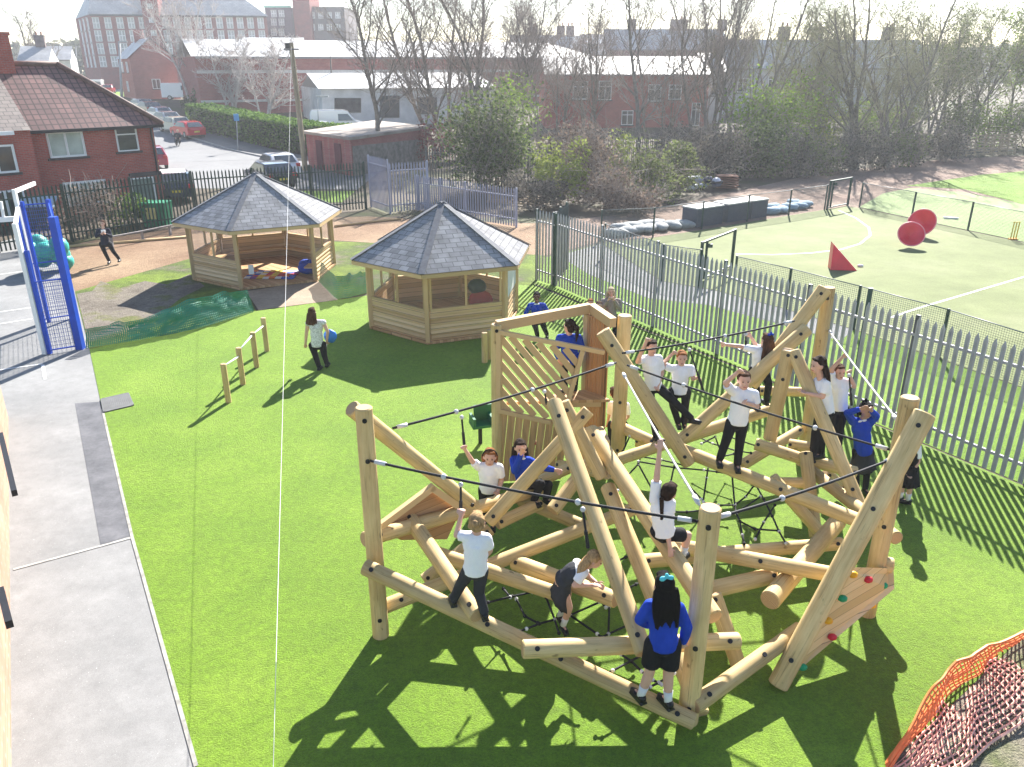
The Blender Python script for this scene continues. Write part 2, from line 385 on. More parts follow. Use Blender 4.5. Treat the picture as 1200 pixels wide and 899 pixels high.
sheet('turf_lawn', [(-.8, 2), (-.5, 2)] + g((1040, 899), (1200, 745)) + [(9.4, 10.6)] + g((1202, 571), (627, 335)) + [(-1.2, 26.4)] + g((395, 352), (300, 365), (105, 410), (120, 480), (155, 630), (230, 899)), TURF, .012)
sheet('school_paving', [(-.8, 2)] + g((230, 899), (155, 630), (120, 480), (105, 410), (88, 342), (72, 290), (40, 272), (0, 284)) + [(-40, 30), (-30, 2)], PAVE, .004)
sheet('tarmac_patch', g((88, 473), (119, 471), (157, 627), (118, 639)), PATCH, .008)
sheet('earth_verge', [(-.5, 2)] + [(30, 2), (30, 9)] + [(9.4, 10.6)] + g((1200, 745), (1040, 899)), DIRT, .008)
sheet('bark_path', g((72, 290), (88, 342), (228, 302), (300, 292), (390, 282), (440, 285), (560, 295), (640, 300), (640, 262), (600, 262), (430, 254), (350, 256), (220, 266), (120, 280)), MULCH, .008)
sheet('bark_track', g((640, 300), (704, 283), (765, 279), (875, 261), (991, 242), (1007, 244), (1072, 222), (1200, 262), (1330, 270), (1330, 172), (1200, 183), (1110, 186), (950, 205), (860, 225), (760, 247), (640, 262)), MULCH2, .008)
sheet('grass_corner', g((1062, 218), (1150, 205), (1260, 196), (1330, 205), (1330, 262), (1200, 240), (1130, 222)), GRASS, .016)
sheet('rough_lawn', g((88, 342), (105, 410), (300, 365), (292, 345), (250, 330), (228, 302)), ROUGH, .013)
MUD = ground('bare_mud', [(.3, (.14, .115, .09)), (.52, (.22, .19, .15)), (.62, (.16, .16, .06)), (.74, (.11, .15, .03))], .8, 5, .5, bump=1, bs=22, bd=.08)
sheet('mud_patch', g((90, 345), (104, 402), (140, 394), (178, 378), (212, 350), (240, 336), (222, 322), (196, 334), (170, 330), (142, 338), (118, 330), (108, 342)), MUD, .018)
sheet('rough_bank', g((385, 283), (440, 285), (640, 300), (627, 335), (500, 330), (395, 352), (370, 330)), ROUGH, .013)
sheet('gazebo_path', g((288, 342), (303, 364), (396, 352), (372, 329)), PTH, .018)
sheet('sports_pitch', g((704, 285), (765, 279), (875, 261), (991, 242), (1007, 244), (1068, 257), (1134, 271), (1200, 285), (1330, 312), (1330, 500), (1200, 455), (1000, 386), (920, 362), (841, 341), (775, 329)), PITCH_M, .012)
sheet('pale_pitch_beyond', g((1007, 243), (1068, 256), (1134, 270), (1200, 284), (1330, 311), (1330, 268), (1200, 240), (1130, 226), (1065, 221), (1035, 227)), PALE, .02)
sheet('grass_strip', g((628, 333), (640, 302), (704, 286), (775, 330), (841, 342), (920, 363), (1000, 387), (1200, 456), (1330, 502), (1330, 640), (1202, 569)), GRASS, .01)
sheet('slab_path', g((655, 300), (704, 286), (775, 330), (841, 342), (920, 363), (1000, 387), (985, 400), (905, 378), (830, 358), (760, 350), (690, 322)), SLAB, .014)
stroke('slab_joint', g((16, 668), (157, 630)), .05, mat('joint_mortar', (.34, .33, .31), .9, .35, 5), .012)
for k, (a, c) in enumerate((((0, 434), (50, 427)), ((0, 380), (38, 374)), ((0, 322), (30, 318)), ((50, 428), (53, 445)), ((0, 366), (36, 361)))):
    stroke('court_line', g(a, c), .07, LINE, .012)
stroke('turf_edging', g((120, 480), (155, 630), (230, 899)) , .045, mat('pale_edging', (.27, .26, .235), .9, .4, 6), .0145)
stroke('pitch_arc', g((983, 247), (1003, 256), (1018, 267), (1020, 276), (1008, 286), (985, 293), (950, 297), (905, 299), (862, 298)), .10, LINE, .017)
stroke('pitch_line', g((1330, 285), (1200, 325), (1075, 362), (1040, 374)), .09, LINE, .017)
for k, (a, c) in enumerate((((700, 300), (790, 290)), ((740, 322), (800, 300)))): pass

# ------------------------------------------------------------------ timber climbing frame
F = thing('climbing_frame', 'big climbing frame of crossed round timber logs, black ropes and a boarded corner tower', 'climbing frame', (1.6, 9.6, 0))
def pv(u, v, A, B, off=0.0):
    """pixel onto the upright plane through A and B"""
    A = Vector(A); B = Vector(B); n = Vector((B.y - A.y, A.x - B.x, 0)).normalized()
    o = Vector((0, 0, CAM_H)); d = ray(u, v); t = (A + n * off - o).dot(n) / d.dot(n)
    return o + d * t
LOGS = {}
def log(key, a, c, r=.098, bolts=(.06, .94), par=None):
    a = Vector(a); c = Vector(c); d = (c - a).normalized(); n = 9
    pts = [a.lerp(c, i / n) for i in range(n + 1)]
    w = RND.uniform(.96, 1.03)
    m = MB().tube(pts, [r * w * (1.03 - .06 * i / n) for i in range(n + 1)], 18, 0, True, bev=.014, capmi=1)
    o = smooth_by_angle(m.build('log', [LOG, LOGE], par or F), 35)
    tocam = (Vector((0, 0, CAM_H)) - (a + c) / 2); s = (tocam - d * tocam.dot(d)).normalized()
    for f in bolts:
        p = a + (c - a) * f
        k = MB().tube([p + s * r * .9, p + s * (r * 1.08 + .004)], .028, 10)
        k.build('bolt', BLK, o)
    LOGS[key] = (a, c); return o
P1 = Vector((-1.68, 8.23, 0)); P2 = Vector((1.96, 6.81, 0)); P3 = Vector((4.72, 8.66, 0)); P4 = Vector((5.3, 12.9, 0))
def post(key, p, top, r=.105, bolts=(.93, .25)): return log(key, p, (p.x, p.y, top), r, bolts)
post('P1', P1, 3.2, .105, (.96, .8, .33, .1)); post('P2', P2, 2.74, .115, (.94, .4, .1)); post('P3', P3, 3.14, .11, (.85, .45)); post('P4', P4, 3.34, .11, (.95, .5))
log('B', py(412, 478, 8.46), pz(556, 594, 1.1)); log('C', (-1.85, 8.45, 1.3), pz(640, 572, .9))
log('D', pz(572, 612, .95), pz(690, 481, 2.4)); log('E', pz(649, 471, 2.55), pz(755, 766, .92), .102, (.09, .95))
log('F', pz(659, 471, 2.5), pz(706, 560, 1.5), .1, (.1,)); log('G', pz(612, 761, .9), pz(866, 751, .74), .1)
log('H', py(427, 664, 7.98), py(814, 846, 6.58), .1, (.03, .4, .62, .95)); log('I', py(813, 827, 6.72), pz(938, 737, .45), .1, (.1, .6))
log('J', pz(692, 505, 1.85), pz(837, 724, 1.0), .115); log('K', pz(712, 570, 1.4), pz(822, 838, .05), .1)
log('L', pz(450, 711, .3), pz(754, 592, 1.0)); log('M', pz(479, 605, 1.25), pz(559, 722, 1.0), .1)
log('N1', pz(511, 649, .85), pz(668, 701, .62)); log('N2', pz(603, 659, .55), pz(722, 703, .75), .105, (.06, .93))
log('O', pz(497, 681, .15), pz(575, 620, .7)); log('P', pz(582, 614, .75), pz(634, 590, .85), .09)
log('Pb', pz(647, 599, .95), pz(700, 530, 1.5), .095); log('Q', pz(609, 585, .72), pz(692, 620, .55), .1)
log('R', pz(632, 564, .7), pz(668, 548, .9), .09); log('Rb', pz(655, 545, .6), pz(712, 556, 1.0), .09)
log('Y', pz(799, 527, 1.0), py(1040, 624, 8.9), .105, (.02, .25, .55, .97)); log('Z', pz(946, 548, .7), py(1051, 631, 9.0), .1)
log('W', py(1084, 484, 8.42), pz(911, 804, 0.02), .125, (.05, .35, .9))
log('AC', pz(925, 410, 2.62), py(902, 515, 11.75), .11, (.04, .3)); log('ACb', pz(930, 412, 2.6), pz(1008, 594, .8), .105, (.05, .9))
log('AD', pz(946, 385, 2.78), pz(796, 518, 1.0), .11); log('AE', py(967, 338, 12.7), pz(880, 452, 1.75), .115)
log('AB', pz(885, 520, 1.08), pz(944, 539, .95)); log('AA', pz(944, 530, 1.12), pz(956, 630, .1), .1, (.03, .9))
log('AA2', pz(904, 559, .95), pz(968, 632, .15)); log('AB2', pz(868, 546, .45), pz(938, 504, .75)); log('AB3', pz(924, 521, .9), pz(952, 525, .9), .1)
log('AB4', pz(950, 540, .85), pz(1004, 554, .75)); log('AB5', pz(968, 553, .5), pz(986, 570, .2), .09); log('AB6', pz(912, 566, .7), pz(948, 566, .72), .09)
log('AF1', pz(719, 497, .95), pz(770, 520, .9)); log('AF2', pz(717, 541, .75), pz(800, 514, .95)); log('AF3', pz(745, 517, .6), pz(772, 520, .6), .11)
log('AG', pz(793, 516, .85), pz(912, 477, 1.15), .105); log('AG2', pz(888, 458, 1.1), pz(962, 460, 1.15), .09)
log('AH1', pz(752, 658, .75), pz(832, 651, .7)); log('AH2', pz(793, 640, .85), pz(980, 674, .98), .1, (.55, .96)); log('AI', pz(828, 650, .45), pz(987, 637, .4))
log('AJ', pz(820, 694, .6), pz(909, 674, .72), .105); log('AK', pz(902, 704, .72), pz(982, 611, .72), .12, ()); log('AL', pz(836, 696, .75), pz(867, 784, 0), .1)
log('stub', py(1018, 658, 8.75), py(1047, 663, 8.65), .1, ())
# boarded triangle hung on the log by the first post
A_, B_ = LOGS['C']
BR2 = boards('reddish_boards', (.36, .19, .085), (.52, .31, .15), .12, horiz=True)
pl = MB().prism([pv(u, v, A_, B_, -.07) for u, v in ((444, 621), (507, 572), (541, 596), (524, 632), (470, 633))], .03)
tp = pl.build('triangle_panel', BR2, F)
fr = MB(); fr.bar(pv(441, 620, A_, B_, .0), pv(508, 570, A_, B_, .0), .07, .09); fr.bar(pv(505, 571, A_, B_, .0), pv(541, 596, A_, B_, .0), .07, .09)
fr.build('panel_frame', LOGT, tp)
# climbing board with coloured holds between the leaning log and the right post
w0, w1 = LOGS['W']
c4 = [w0.lerp(w1, .565) + Vector((.05, .02, 0)), py(1047, 666, 8.7), py(1048, 690, 8.5), pz(927, 793, .12)]
CBRD = boards('climbing_board_timber', (.56, .41, .19), (.74, .57, .31), .14, horiz=True)
cb = MB().prism(c4, .045).build('climbing_board', CBRD, F)
nn = (c4[1] - c4[0]).cross(c4[3] - c4[0]).normalized()
if nn.dot(Vector((0, 0, CAM_H)) - c4[0]) < 0: nn = -nn
holdm = [mat('yellow_hold', (.85, .42, .02), .5), mat('red_hold', (.55, .02, .04), .5), mat('green_hold', (.01, .30, .13), .5)]
def onboard(u, v):
    o = Vector((0, 0, CAM_H)); d = ray(u, v); t = (c4[0] - o).dot(nn) / d.dot(nn); return o + d * t
for u, v, k in ((995, 671, 0), (1013, 677, 1), (1031, 684, 2), (983, 699, 2), (1017, 707, 0), (966, 725, 0), (971, 744, 1), (936, 779, 2)):
    h = MB().ell(onboard(u, v) + nn * .05, (.06, .045, .045), seg=8, ring=6); h.tube([onboard(u, v) + nn * .045, onboard(u, v) + nn * .075], [.03, .02], 7)
    h.build('climbing_hold', holdm[k], cb, smooth=True)

# tower: three posts, slatted screen over boards, plank floor
TA = Vector((-.25, 12.26, 0)); TC = Vector((1.72, 12.42, 0)); TB = pz(691, 361, 2.95); TB.z = 0
log('TA', TA, (TA.x, TA.y, 2.9), .10, (.97,)); log('TC', (TC.x + .12, TC.y, 0), (TC.x + .12, TC.y, 3.0), .12, (.5, .2)); log('TB', TB, (TB.x, TB.y, 2.85), .1, ())
log('U', pz(706, 388, 2.95), pz(808, 544, .9), .12, (.1, .93))
tr = MB()
tr.bar(TA + Vector((0, 0, 2.87)), TB + Vector((0, 0, 2.95)), .12, .16); tr.bar(TB + Vector((.03, 0, 2.95)), TC + Vector((-.08, -.1, 2.9)), .12, .16)
tr.build('top_rail', LOGT, F)
scr = MB(); wA = TA + Vector((.08, -.06, 0)); wC = TC + Vector((0, -.06, 0))
def tp_(u, v, off=0.0): return pv(u, v, wA, wC, off)
for a, c in (((584, 389), (708, 413)), ((584, 481), (645, 495)), ((683, 411), (664, 476)), ((584, 389), (584, 481))):
    scr.bar(tp_(*a), tp_(*c), .07, .07)
screen = scr.build('screen_frame', LOGT, F)
sl_ = MB(); q0 = tp_(584, 392); q1 = tp_(683, 414); q2 = tp_(662, 494); q3 = tp_(584, 481)
from mathutils.geometry import intersect_line_line_2d
quad2 = [Vector((q.x, q.z)) for q in (q0, q1, q2, q3)]
yat = lambda x: wA.y + (wC.y - wA.y) * (x - wA.x) / (wC.x - wA.x)
dirn = Vector((.78, -1.0)).normalized(); nrm2 = Vector((dirn.y, -dirn.x)); cen = sum(quad2, Vector((0, 0))) / 4
for k in range(-10, 11):
    o2 = cen + nrm2 * k * .14; hits = []
    for i in range(4):
        h = intersect_line_line_2d(o2 - dirn * 3, o2 + dirn * 3, quad2[i], quad2[(i + 1) % 4])
        if h: hits.append(h)
    if len(hits) >= 2 and (hits[0] - hits[1]).length > .12:
        a, c = hits[0], hits[1]
        sl_.bar((a.x, yat(a.x) + .035, a.y), (c.x, yat(c.x) + .035, c.y), .103, .028, up=(0, -1, 0))
sl_.build('slat_screen', LOGT, screen)
lw = MB(); zf = q3.z - .03
x0, x1 = wA.x - .02, q2.x + .08; nb = 9
for i in range(nb):
    xa = x0 + (x1 - x0) * i / nb; xb = x0 + (x1 - x0) * (i + 1) / nb - .008
    lean = -.12
    pts = [(xa, yat(xa), zf + (q2.z - q3.z) * i / nb), (xb, yat(xb), zf + (q2.z - q3.z) * (i + 1) / nb), (xb + lean, yat(xb), .04), (xa + lean, yat(xa), .04)]
    lw.prism(pts, .03, nrm=(0, 1, 0))
lw.build('board_wall', mat('tower_plank', (.50, .31, .145), .75, .3, 2, .3, 20, stretch=(9, 9, .7)), F)
k = MB().ell(tp_(627, 519, -.04), .04, seg=8, ring=6); k.build('climbing_hold', holdm[1], F)
fl = MB(); zf2 = 1.45
n0 = (TB - TC).normalized()
fl.prism([(TA.x + .1, TA.y + .05, zf2), (TC.x - .05, TC.y + .02, zf2), (TB.x, TB.y - .1, zf2)], .05, nrm=(0, 0, 1))
fl.build('tower_floor', BRD, F)
bw = MB(); zt = 2.86
def wallbits(a, c, z0, z1, n, gap=.012, th=.03):
    a = Vector(a); c = Vector(c); d = (c - a)
    for i in range(n):
        p = a + d * (i / n); q = a + d * ((i + 1) / n) - d.normalized() * gap
        bw.prism([(p.x, p.y, z0), (q.x, q.y, z0), (q.x, q.y, z1), (p.x, p.y, z1)], th)
wallbits(TC + Vector((-.12, .12, 0)), TB + Vector((-.05, -.1, 0)), .1, zt, 8)
bw.build('board_wall', boards('inner_boards', (.36, .19, .08), (.52, .31, .15), .14), F)
MB().box(pz(693, 512, 1.1), (.5, .55, .1), .1).build('step', LOGT, F)
MB().box(pz(685, 470, 1.42) + Vector((0, 0, -.02)), (.55, .2, .1), .05).build('step', LOGT, F)

# ropes strung between the posts
def rope(a, c, r=.016, sag=.04, m=ROPE, beads=(), name='rope', cuff=True):
    a = Vector(a); c = Vector(c); q = MB()
    pts = [a.lerp(c, i / 12) - Vector((0, 0, sag * 4 * (i / 12) * (1 - i / 12))) for i in range(13)]
    q.tube(pts, r, 6)
    if cuff:
        for s_, e_ in ((0, 1), (12, 11)):
            d = (pts[e_] - pts[s_]).normalized(); q.tube([pts[s_] + d * .06, pts[s_] + d * .2], .027, 8, 1)
    for f in beads:
        i = int(f * 12); q.ell(pts[i], .035, seg=8, ring=6, mi=1)
    return q.build(name, [m, mat('alloy_fitting', (.55, .55, .55), .4, .1)], F, smooth=True)
p1r = lambda v, u: py(u, v, 8.15)
rope(py(460, 502, 8.9), pz(722, 425, 2.72), beads=(.3, .65)); rope(py(434, 540, 8.12), py(818, 611, 6.8), beads=(.3, .68))
rope(pz(735, 428, 2.6), py(1046, 528, 8.7), beads=(.25, .75)); rope(py(838, 607, 6.8), py(1050, 536, 8.35), beads=(.35,))
rope(pz(729, 414, 2.7), py(931, 376, 12.3), beads=(.6,)); rope(pz(730, 437, 2.5), py(820, 592, 6.85), .014, .02, WROPE); rope(py(971, 387, 12.85), py(1053, 494, 8.75), .014, .02, WROPE)
def handle(u, v0, v1, y, u1=None):
    a = py(u, v0, y); c = py(u1 or u, v1, y); q = MB().tube([a, c], .013, 6); q.tube([a.lerp(c, .55), c], .02, 6)
    q.ell(a, .03, seg=8, ring=6, mi=1); q.build('hand_strap', [ROPE, mat('alloy_fitting', (.5, .5, .5))], F)
def on_rope(a, c, u):                         # depth of a strung rope at pixel column u
    best = None
    for i in range(101):
        p = Vector(a).lerp(Vector(c), i / 100); zc = p.y * math.cos(PITCH) - (p.z - CAM_H) * math.sin(PITCH); uu = 600 + 930 * p.x / zc
        if best is None or abs(uu - u) < best[0]: best = (abs(uu - u), p.y)
    return best[1]
ra = (py(460, 502, 8.9), pz(722, 425, 2.72)); rb = (py(434, 540, 8.12), py(818, 611, 6.8)); rc = (pz(735, 428, 2.6), py(1046, 528, 8.7)); rd = (pz(729, 414, 2.7), py(931, 376, 12.3))
handle(541, 489, 521, on_rope(*ra, 541), 544); handle(638, 459, 474, on_rope(*ra, 638), 641); handle(540, 568, 602, on_rope(*rb, 540)); handle(683, 597, 642, on_rope(*rb, 683), 689)
handle(808, 410, 460, on_rope(*rd, 808), 825); handle(874, 392, 404, on_rope(*rd, 874)); handle(995, 440, 475, 11.2, 998)
# rope nets under the logs
def net(lines, zz, seed):
    q = MB(); rr = random.Random(seed)
    for ln in lines:
        pts = [pz(u, v, z if z is not None else zz) for u, v, z in [(p + (None,))[:3] for p in ln]]
        q.tube(pts, .014, 6)
        for p in pts[::1]:
            q.ell(p, .026, seg=7, ring=5, mi=1 if rr.random() < .6 else 0)
    return q.build('rope_net', [ROPE, mat('net_knuckle', (.7, .7, .7), .5)], F, smooth=True)
net([[(738, 511, .9), (730, 529, .7), (722, 541, .7)], [(730, 529), (751, 535), (775, 539), (800, 545)], [(760, 520, .85), (751, 535), (748, 544), (733, 560), (724, 575)], [(748, 544), (765, 575)],
     [(748, 541), (790, 548), (825, 551), (840, 553), (858, 556)], [(791, 542), (786, 565), (790, 600)], [(791, 542), (803, 565), (822, 585)], [(830, 547, .9), (828, 560), (824, 588)],
     [(824, 589), (842, 592), (861, 592), (874, 582), (885, 567, .9)], [(858, 558, .95), (861, 592), (863, 602), (867, 611), (870, 627), (872, 637)], [(885, 567), (895, 585), (905, 605), (913, 623), (921, 637)],
     [(867, 611), (885, 620), (912, 622)], [(891, 582), (865, 600)], [(908, 592), (895, 612), (885, 632)], [(787, 600), (805, 600), (824, 598)], [(822, 520, .9), (838, 512, .8), (845, 530), (830, 547)],
     [(818, 512), (835, 520), (862, 528), (880, 531, .9)], [(840, 500, .95), (855, 512), (890, 524)], [(838, 537), (860, 532)]], .55, 1)
net([[(572, 706, .6), (600, 699), (624, 694, .6)], [(605, 702), (615, 722), (630, 730)], [(608, 740), (617, 737), (632, 731), (650, 726), (668, 721), (702, 706)], [(668, 721), (700, 743), (705, 747)],
     [(705, 747), (713, 743), (735, 733), (752, 724)], [(714, 711), (713, 743)], [(710, 789, .4), (718, 786), (752, 768)], [(728, 767), (740, 775), (752, 787), (765, 797), (775, 802)], [(757, 808), (762, 805), (772, 800), (790, 789)],
     [(690, 690), (700, 700), (710, 712)], [(725, 657, .7), (733, 653), (740, 651)], [(737, 689), (745, 685), (752, 682)], [(598, 700), (590, 690)], [(640, 700, .6), (650, 726), (655, 742)]], .42, 2)

# pale air: the far streets fade towards white in the photograph
hb = MB().box((0, 140, 22), (640, 380, 50)); hm = bpy.data.materials.new('haze_air'); hm.use_nodes = True; t_ = hm.node_tree; t_.nodes.clear()
out_ = t_.nodes.new('ShaderNodeOutputMaterial'); pv_ = t_.nodes.new('ShaderNodeVolumePrincipled'); pv_.inputs['Color'].default_value = (.92, .95, 1, 1); pv_.inputs['Density'].default_value = .0007; pv_.inputs['Anisotropy'].default_value = .35
t_.links.new(pv_.outputs[0], out_.inputs['Volume']); hzo = hb.build('haze', hm); hzo['kind'] = 'stuff'

# ------------------------------------------------------------------ hexagonal timber gazebos
SHING = brick('slate_shingles', (.20, .205, .22), (.30, .305, .32), (.11, .11, .12), .30, .18, .012, soot=(.17, .17, .18), var=.5)
def shingle_uv():
    m, t, b = newmat('felt_shingles'); uv = nd(t, 'ShaderNodeUVMap')
    bt = nd(t, 'ShaderNodeTexBrick'); bt.offset = .5
    for k, v in (('Scale', 1), ('Brick Width', .30), ('Row Height', .17), ('Mortar Size', .012), ('Mortar Smooth', .3)): bt.inputs[k].default_value = v
    bt.inputs['Color1'].default_value = (.23, .228, .23, 1); bt.inputs['Color2'].default_value = (.34, .337, .335, 1); bt.inputs['Mortar'].default_value = (.15, .148, .15, 1)
    t.links.new(uv.outputs[0], bt.inputs['Vector'])
    n = nd(t, 'ShaderNodeTexNoise', Scale=3.0, Detail=6.0); t.links.new(uv.outputs[0], n.inputs['Vector'])
    c = mixc(t, .5, bt.outputs['Color'], mixc(t, 1.0, bt.outputs['Color'], ramp(t, n.outputs['Fac'], [(.3, (.6, .6, .6)), (.7, (1.3, 1.3, 1.35))]), 'MULTIPLY'))
    t.links.new(c, b.inputs['Base Color']); b.inputs['Roughness'].default_value = 1; b.inputs['Specular IOR Level'].default_value = .05
    bumpit(t, b, bt.outputs['Fac'], -.7, .02); return m
SHING = shingle_uv()
GLS = glassmat('clear_sheet', (.40, .43, .43), .14, .05)
FELTD = mat('ridge_felt', (.13, .135, .15), .85, .25, 8)
def gazebo(label, cx, cy, R, ang0, apex, eave, open_sides, glaze, sunlit_side=None):
    T = thing('gazebo', label, 'gazebo', (cx, cy, 0), 0, None)
    def V(i, r, z): a = math.radians(ang0 + 60 * i); return Vector((cx + r * math.cos(a), cy + r * math.sin(a), z))
    q = MB(); q.add([V(i, R + .06, .03) for i in range(6)] + [V(i, R + .06, .1) for i in range(6)],
                    [tuple(range(6, 12))] + [(i, (i + 1) % 6, 6 + (i + 1) % 6, 6 + i) for i in range(6)]); q.build('floor', BRD, T)
    Ro = R + .42
    rf = MB(); ap = Vector((cx, cy, apex))
    for i in range(6):
        a, c = V(i, Ro, eave), V(i + 1, Ro, eave); m_ = (a + c) / 2; sl2 = (ap - m_).length; w = (c - a).length
        rf.add([a, c, ap], [(0, 1, 2)], 0, [[(i * 3.1, 0), (i * 3.1 + w, 0), (i * 3.1 + w / 2, sl2)]])
        rf.add([a - Vector((0, 0, .03)), c - Vector((0, 0, .03)), ap - Vector((0, 0, .05))], [(0, 2, 1)], 1)
    roof = rf.build('roof', [SHING, LOGT], T)
    for i in range(6):
        rc = MB(); a = V(i, Ro + .01, eave + .012); d = (ap + Vector((0, 0, .012)) - a); rc.bar(a, ap + Vector((0, 0, .015)), .17, .02); rc.build('ridge_cap', FELTD, roof)
        fa = MB(); fa.bar(V(i, Ro - .015, eave - .07), V(i + 1, Ro - .015, eave - .07), .025, .10); fa.build('fascia', LOGT, roof)
        po = MB(); p = V(i, R, 0); po.box((p.x, p.y, (eave - .0) / 2 + .03), (.11, .11, eave - .1), math.radians(ang0 + 60 * i)); po.build('post', LOGT, T)
    for i in range(6):
        a, c = V(i, R - .03, 0), V(i + 1, R - .03, 0); d = (c - a).normalized(); a = a + d * .07; c = c - d * .07
        n = Vector((d.y, -d.x, 0))
        if i in open_sides: continue
        wl = MB(); nb = 6; zt = .88
        for k in range(nb):                                   # half-round log-lap boards
            z = .1 + k * (zt - .1) / nb; hh = (zt - .1) / nb
            for s_ in range(4):
                z0, z1 = z + hh * s_ / 4, z + hh * (s_ + 1) / 4
                o0 = .028 * math.sin(math.pi * s_ / 4); o1 = .028 * math.sin(math.pi * (s_ + 1) / 4)
                wl.quad(a + n * o0 + Vector((0, 0, z0)), c + n * o0 + Vector((0, 0, z0)), c + n * o1 + Vector((0, 0, z1)), a + n * o1 + Vector((0, 0, z1)))
            wl.quad(c - n * .02 + Vector((0, 0, z)), a - n * .02 + Vector((0, 0, z)), a - n * .02 + Vector((0, 0, z + hh)), c - n * .02 + Vector((0, 0, z + hh)))
        wall = wl.build('lap_wall', LAP, T)
        if i == sunlit_side:  # white colour paints the sun falling on this wall panel
            MB().prism([a + Vector((0, 0, .92)), c + Vector((0, 0, .92)), c + Vector((0, 0, eave - .05)), a + Vector((0, 0, eave - .05))], .03, nrm=n).build('sunlit_panel', WHT, wall)
            continue
        fr = MB(); z0, z1 = .92, eave - .1
        fr.bar(a + Vector((0, 0, z0)), c + Vector((0, 0, z0)), .09, .07); fr.bar(a + Vector((0, 0, z1)), c + Vector((0, 0, z1)), .07, .07)
        m_ = (a + c) / 2
        for p in (a + d * .03, m_, c - d * .03): fr.bar(p + Vector((0, 0, z0 + .04)), p + Vector((0, 0, z1 - .04)), .06, .06)
        frame = fr.build('window_frame', LOGT, T)
        if i in glaze:
            for p, r in ((a, m_), (m_, c)):
                MB().quad(p + d * .05 + Vector((0, 0, z0 + .04)), r - d * .05 + Vector((0, 0, z0 + .04)), r - d * .05 + Vector((0, 0, z1 - .04)), p + d * .05 + Vector((0, 0, z1 - .04))).build('window_pane', GLS, frame)
    if 0 in open_sides:
        for i in (1, 2, 3, 4):
            a, c = V(i, R - .3, .45), V(i + 1, R - .3, .45); MB().bar(a, c, .3, .05).build('bench', LOGT, T)
    return T, V
G1, V1 = gazebo('open-fronted hexagonal gazebo with coloured mats and a blue bag inside', -8.6, 27.3, 2.4, -93, 3.42, 2.0, (0,), (4, 5, 3, 1, 2))
G2, V2 = gazebo('closed hexagonal timber gazebo with glazed sides nearest the climbing frame', -1.88, 21.7, 2.15, -98, 3.34, 1.98, (), (5, 0, 2, 3, 4), sunlit_side=1)
# things inside the open gazebo
MATC = [mat('mat_red', (.55, .04, .05)), mat('mat_blue', (.04, .1, .45)), mat('mat_yellow', (.7, .5, .05)), mat('mat_orange', (.7, .2, .03)), mat('mat_purple', (.25, .08, .35)), mat('mat_white', (.7, .7, .7))]
rr = random.Random(5)
pm = MB()
for i in range(8):
    for j in range(5):
        pm.box((-8.9 + i * .21 + rr.uniform(-.01, .01), 26.1 + j * .22, .118 + rr.uniform(0, .02)), (.2, .21, .03), rr.uniform(-.06, .06), mi=rr.randrange(6))
tag(pm.build('play_mat', MATC), 'patchwork foam mat in bright colours on the floor of the open gazebo', 'play mat')
bg_ = MB()
for k in range(7): bg_.ell((-7.05 + rr.uniform(-.22, .22), 26.9 + rr.uniform(-.2, .2), .28 + rr.uniform(-.05, .12)), (.25, .22, .18), seg=10, ring=7)
tag(smooth_by_angle(bg_.build('blue_bag', mat('blue_cloth', (.02, .07, .42), .8, .3, 6)), 80), 'slumped royal blue bag just inside the open gazebo', 'bag')
wb = MB(); wb.box((-8.45, 25.22, .62), (.16, .05, .3), .2); tag(wb.build('white_notice', WHT), 'small white notice fixed beside the entrance post of the open gazebo', 'notice')
bp = MB(); bp.ell((-.95, 20.9, 1.15), (.28, .22, .3), seg=12, ring=8); bp.ell((-.8, 20.95, .92), (.3, .2, .2), seg=12, ring=8, mi=1)
rt_ = thing('stacked_bags', 'red and black bags piled up behind the right window of the closed gazebo', 'bags', (-.9, 20.9, .5))
MB().ell((-.95, 20.95, 1.2), (.26, .2, .22), seg=12, ring=8).build('black_bag', BLK, rt_, True); MB().ell((-.85, 20.9, .85), (.33, .22, .26), seg=12, ring=8).build('red_bag', mat('red_cloth', (.4, .02, .03), .8), rt_, True)

# ------------------------------------------------------------------ hand rail, stub posts, drain, seats
HR = thing('balance_rail', 'row of four round timber posts joined by white rails on the lawn', 'rail', tuple(pz(290, 440)))
hp = [pz(268, 472), pz(285, 451), pz(301, 431), pz(313, 412)]
for i, p in enumerate(hp):
    m = MB().tube([p, p + Vector((0, 0, .9))], .062, 14, 0, True, bev=.012, capmi=1); smooth_by_angle(m.build('post', [LOG, LOGE], HR), 35)
    if i < 3:
        a = p + Vector((0, 0, .84)); c = hp[i + 1] + Vector((0, 0, .70 if i % 2 == 0 else .84)); a = a if i % 2 == 0 else p + Vector((0, 0, .82))
        MB().tube([a, c], .018, 8).build('rail', WHT, HR, True)
for k, (u, v, lb) in enumerate(((568, 425, 'short round timber post by the closed gazebo, left one of a pair'), (574, 421, 'short round timber post next to the tower, right one of a pair'))):
    p = pz(u, v, 0); t = thing('timber_bollard', lb, 'post', tuple(p)); m = MB().tube([p, p + Vector((0, 0, .78))], .075, 14, 0, True, bev=.012, capmi=1)
    smooth_by_angle(m.build('post', [LOG, LOGE], t), 35)
dg = MB(); dc = [pz(u, v, .02) for u, v in ((119, 468), (150, 461), (156, 475), (122, 483))]
for i in range(15):
    a = dc[0].lerp(dc[1], (i + .2) / 15); c = dc[3].lerp(dc[2], (i + .2) / 15); dg.bar(a, c, .035, .025)
DG = thing('drain_grate', 'steel slotted drain grate let into the lawn edge', 'drain', tuple((dc[0] + dc[2]) / 2))
for o in (dg.build('grate_bars', mat('grate_steel', (.12, .12, .117), .6, .2), DG),): pass
fr = MB()
for i in range(4): fr.bar(dc[i], dc[(i + 1) % 4], .04, .03)
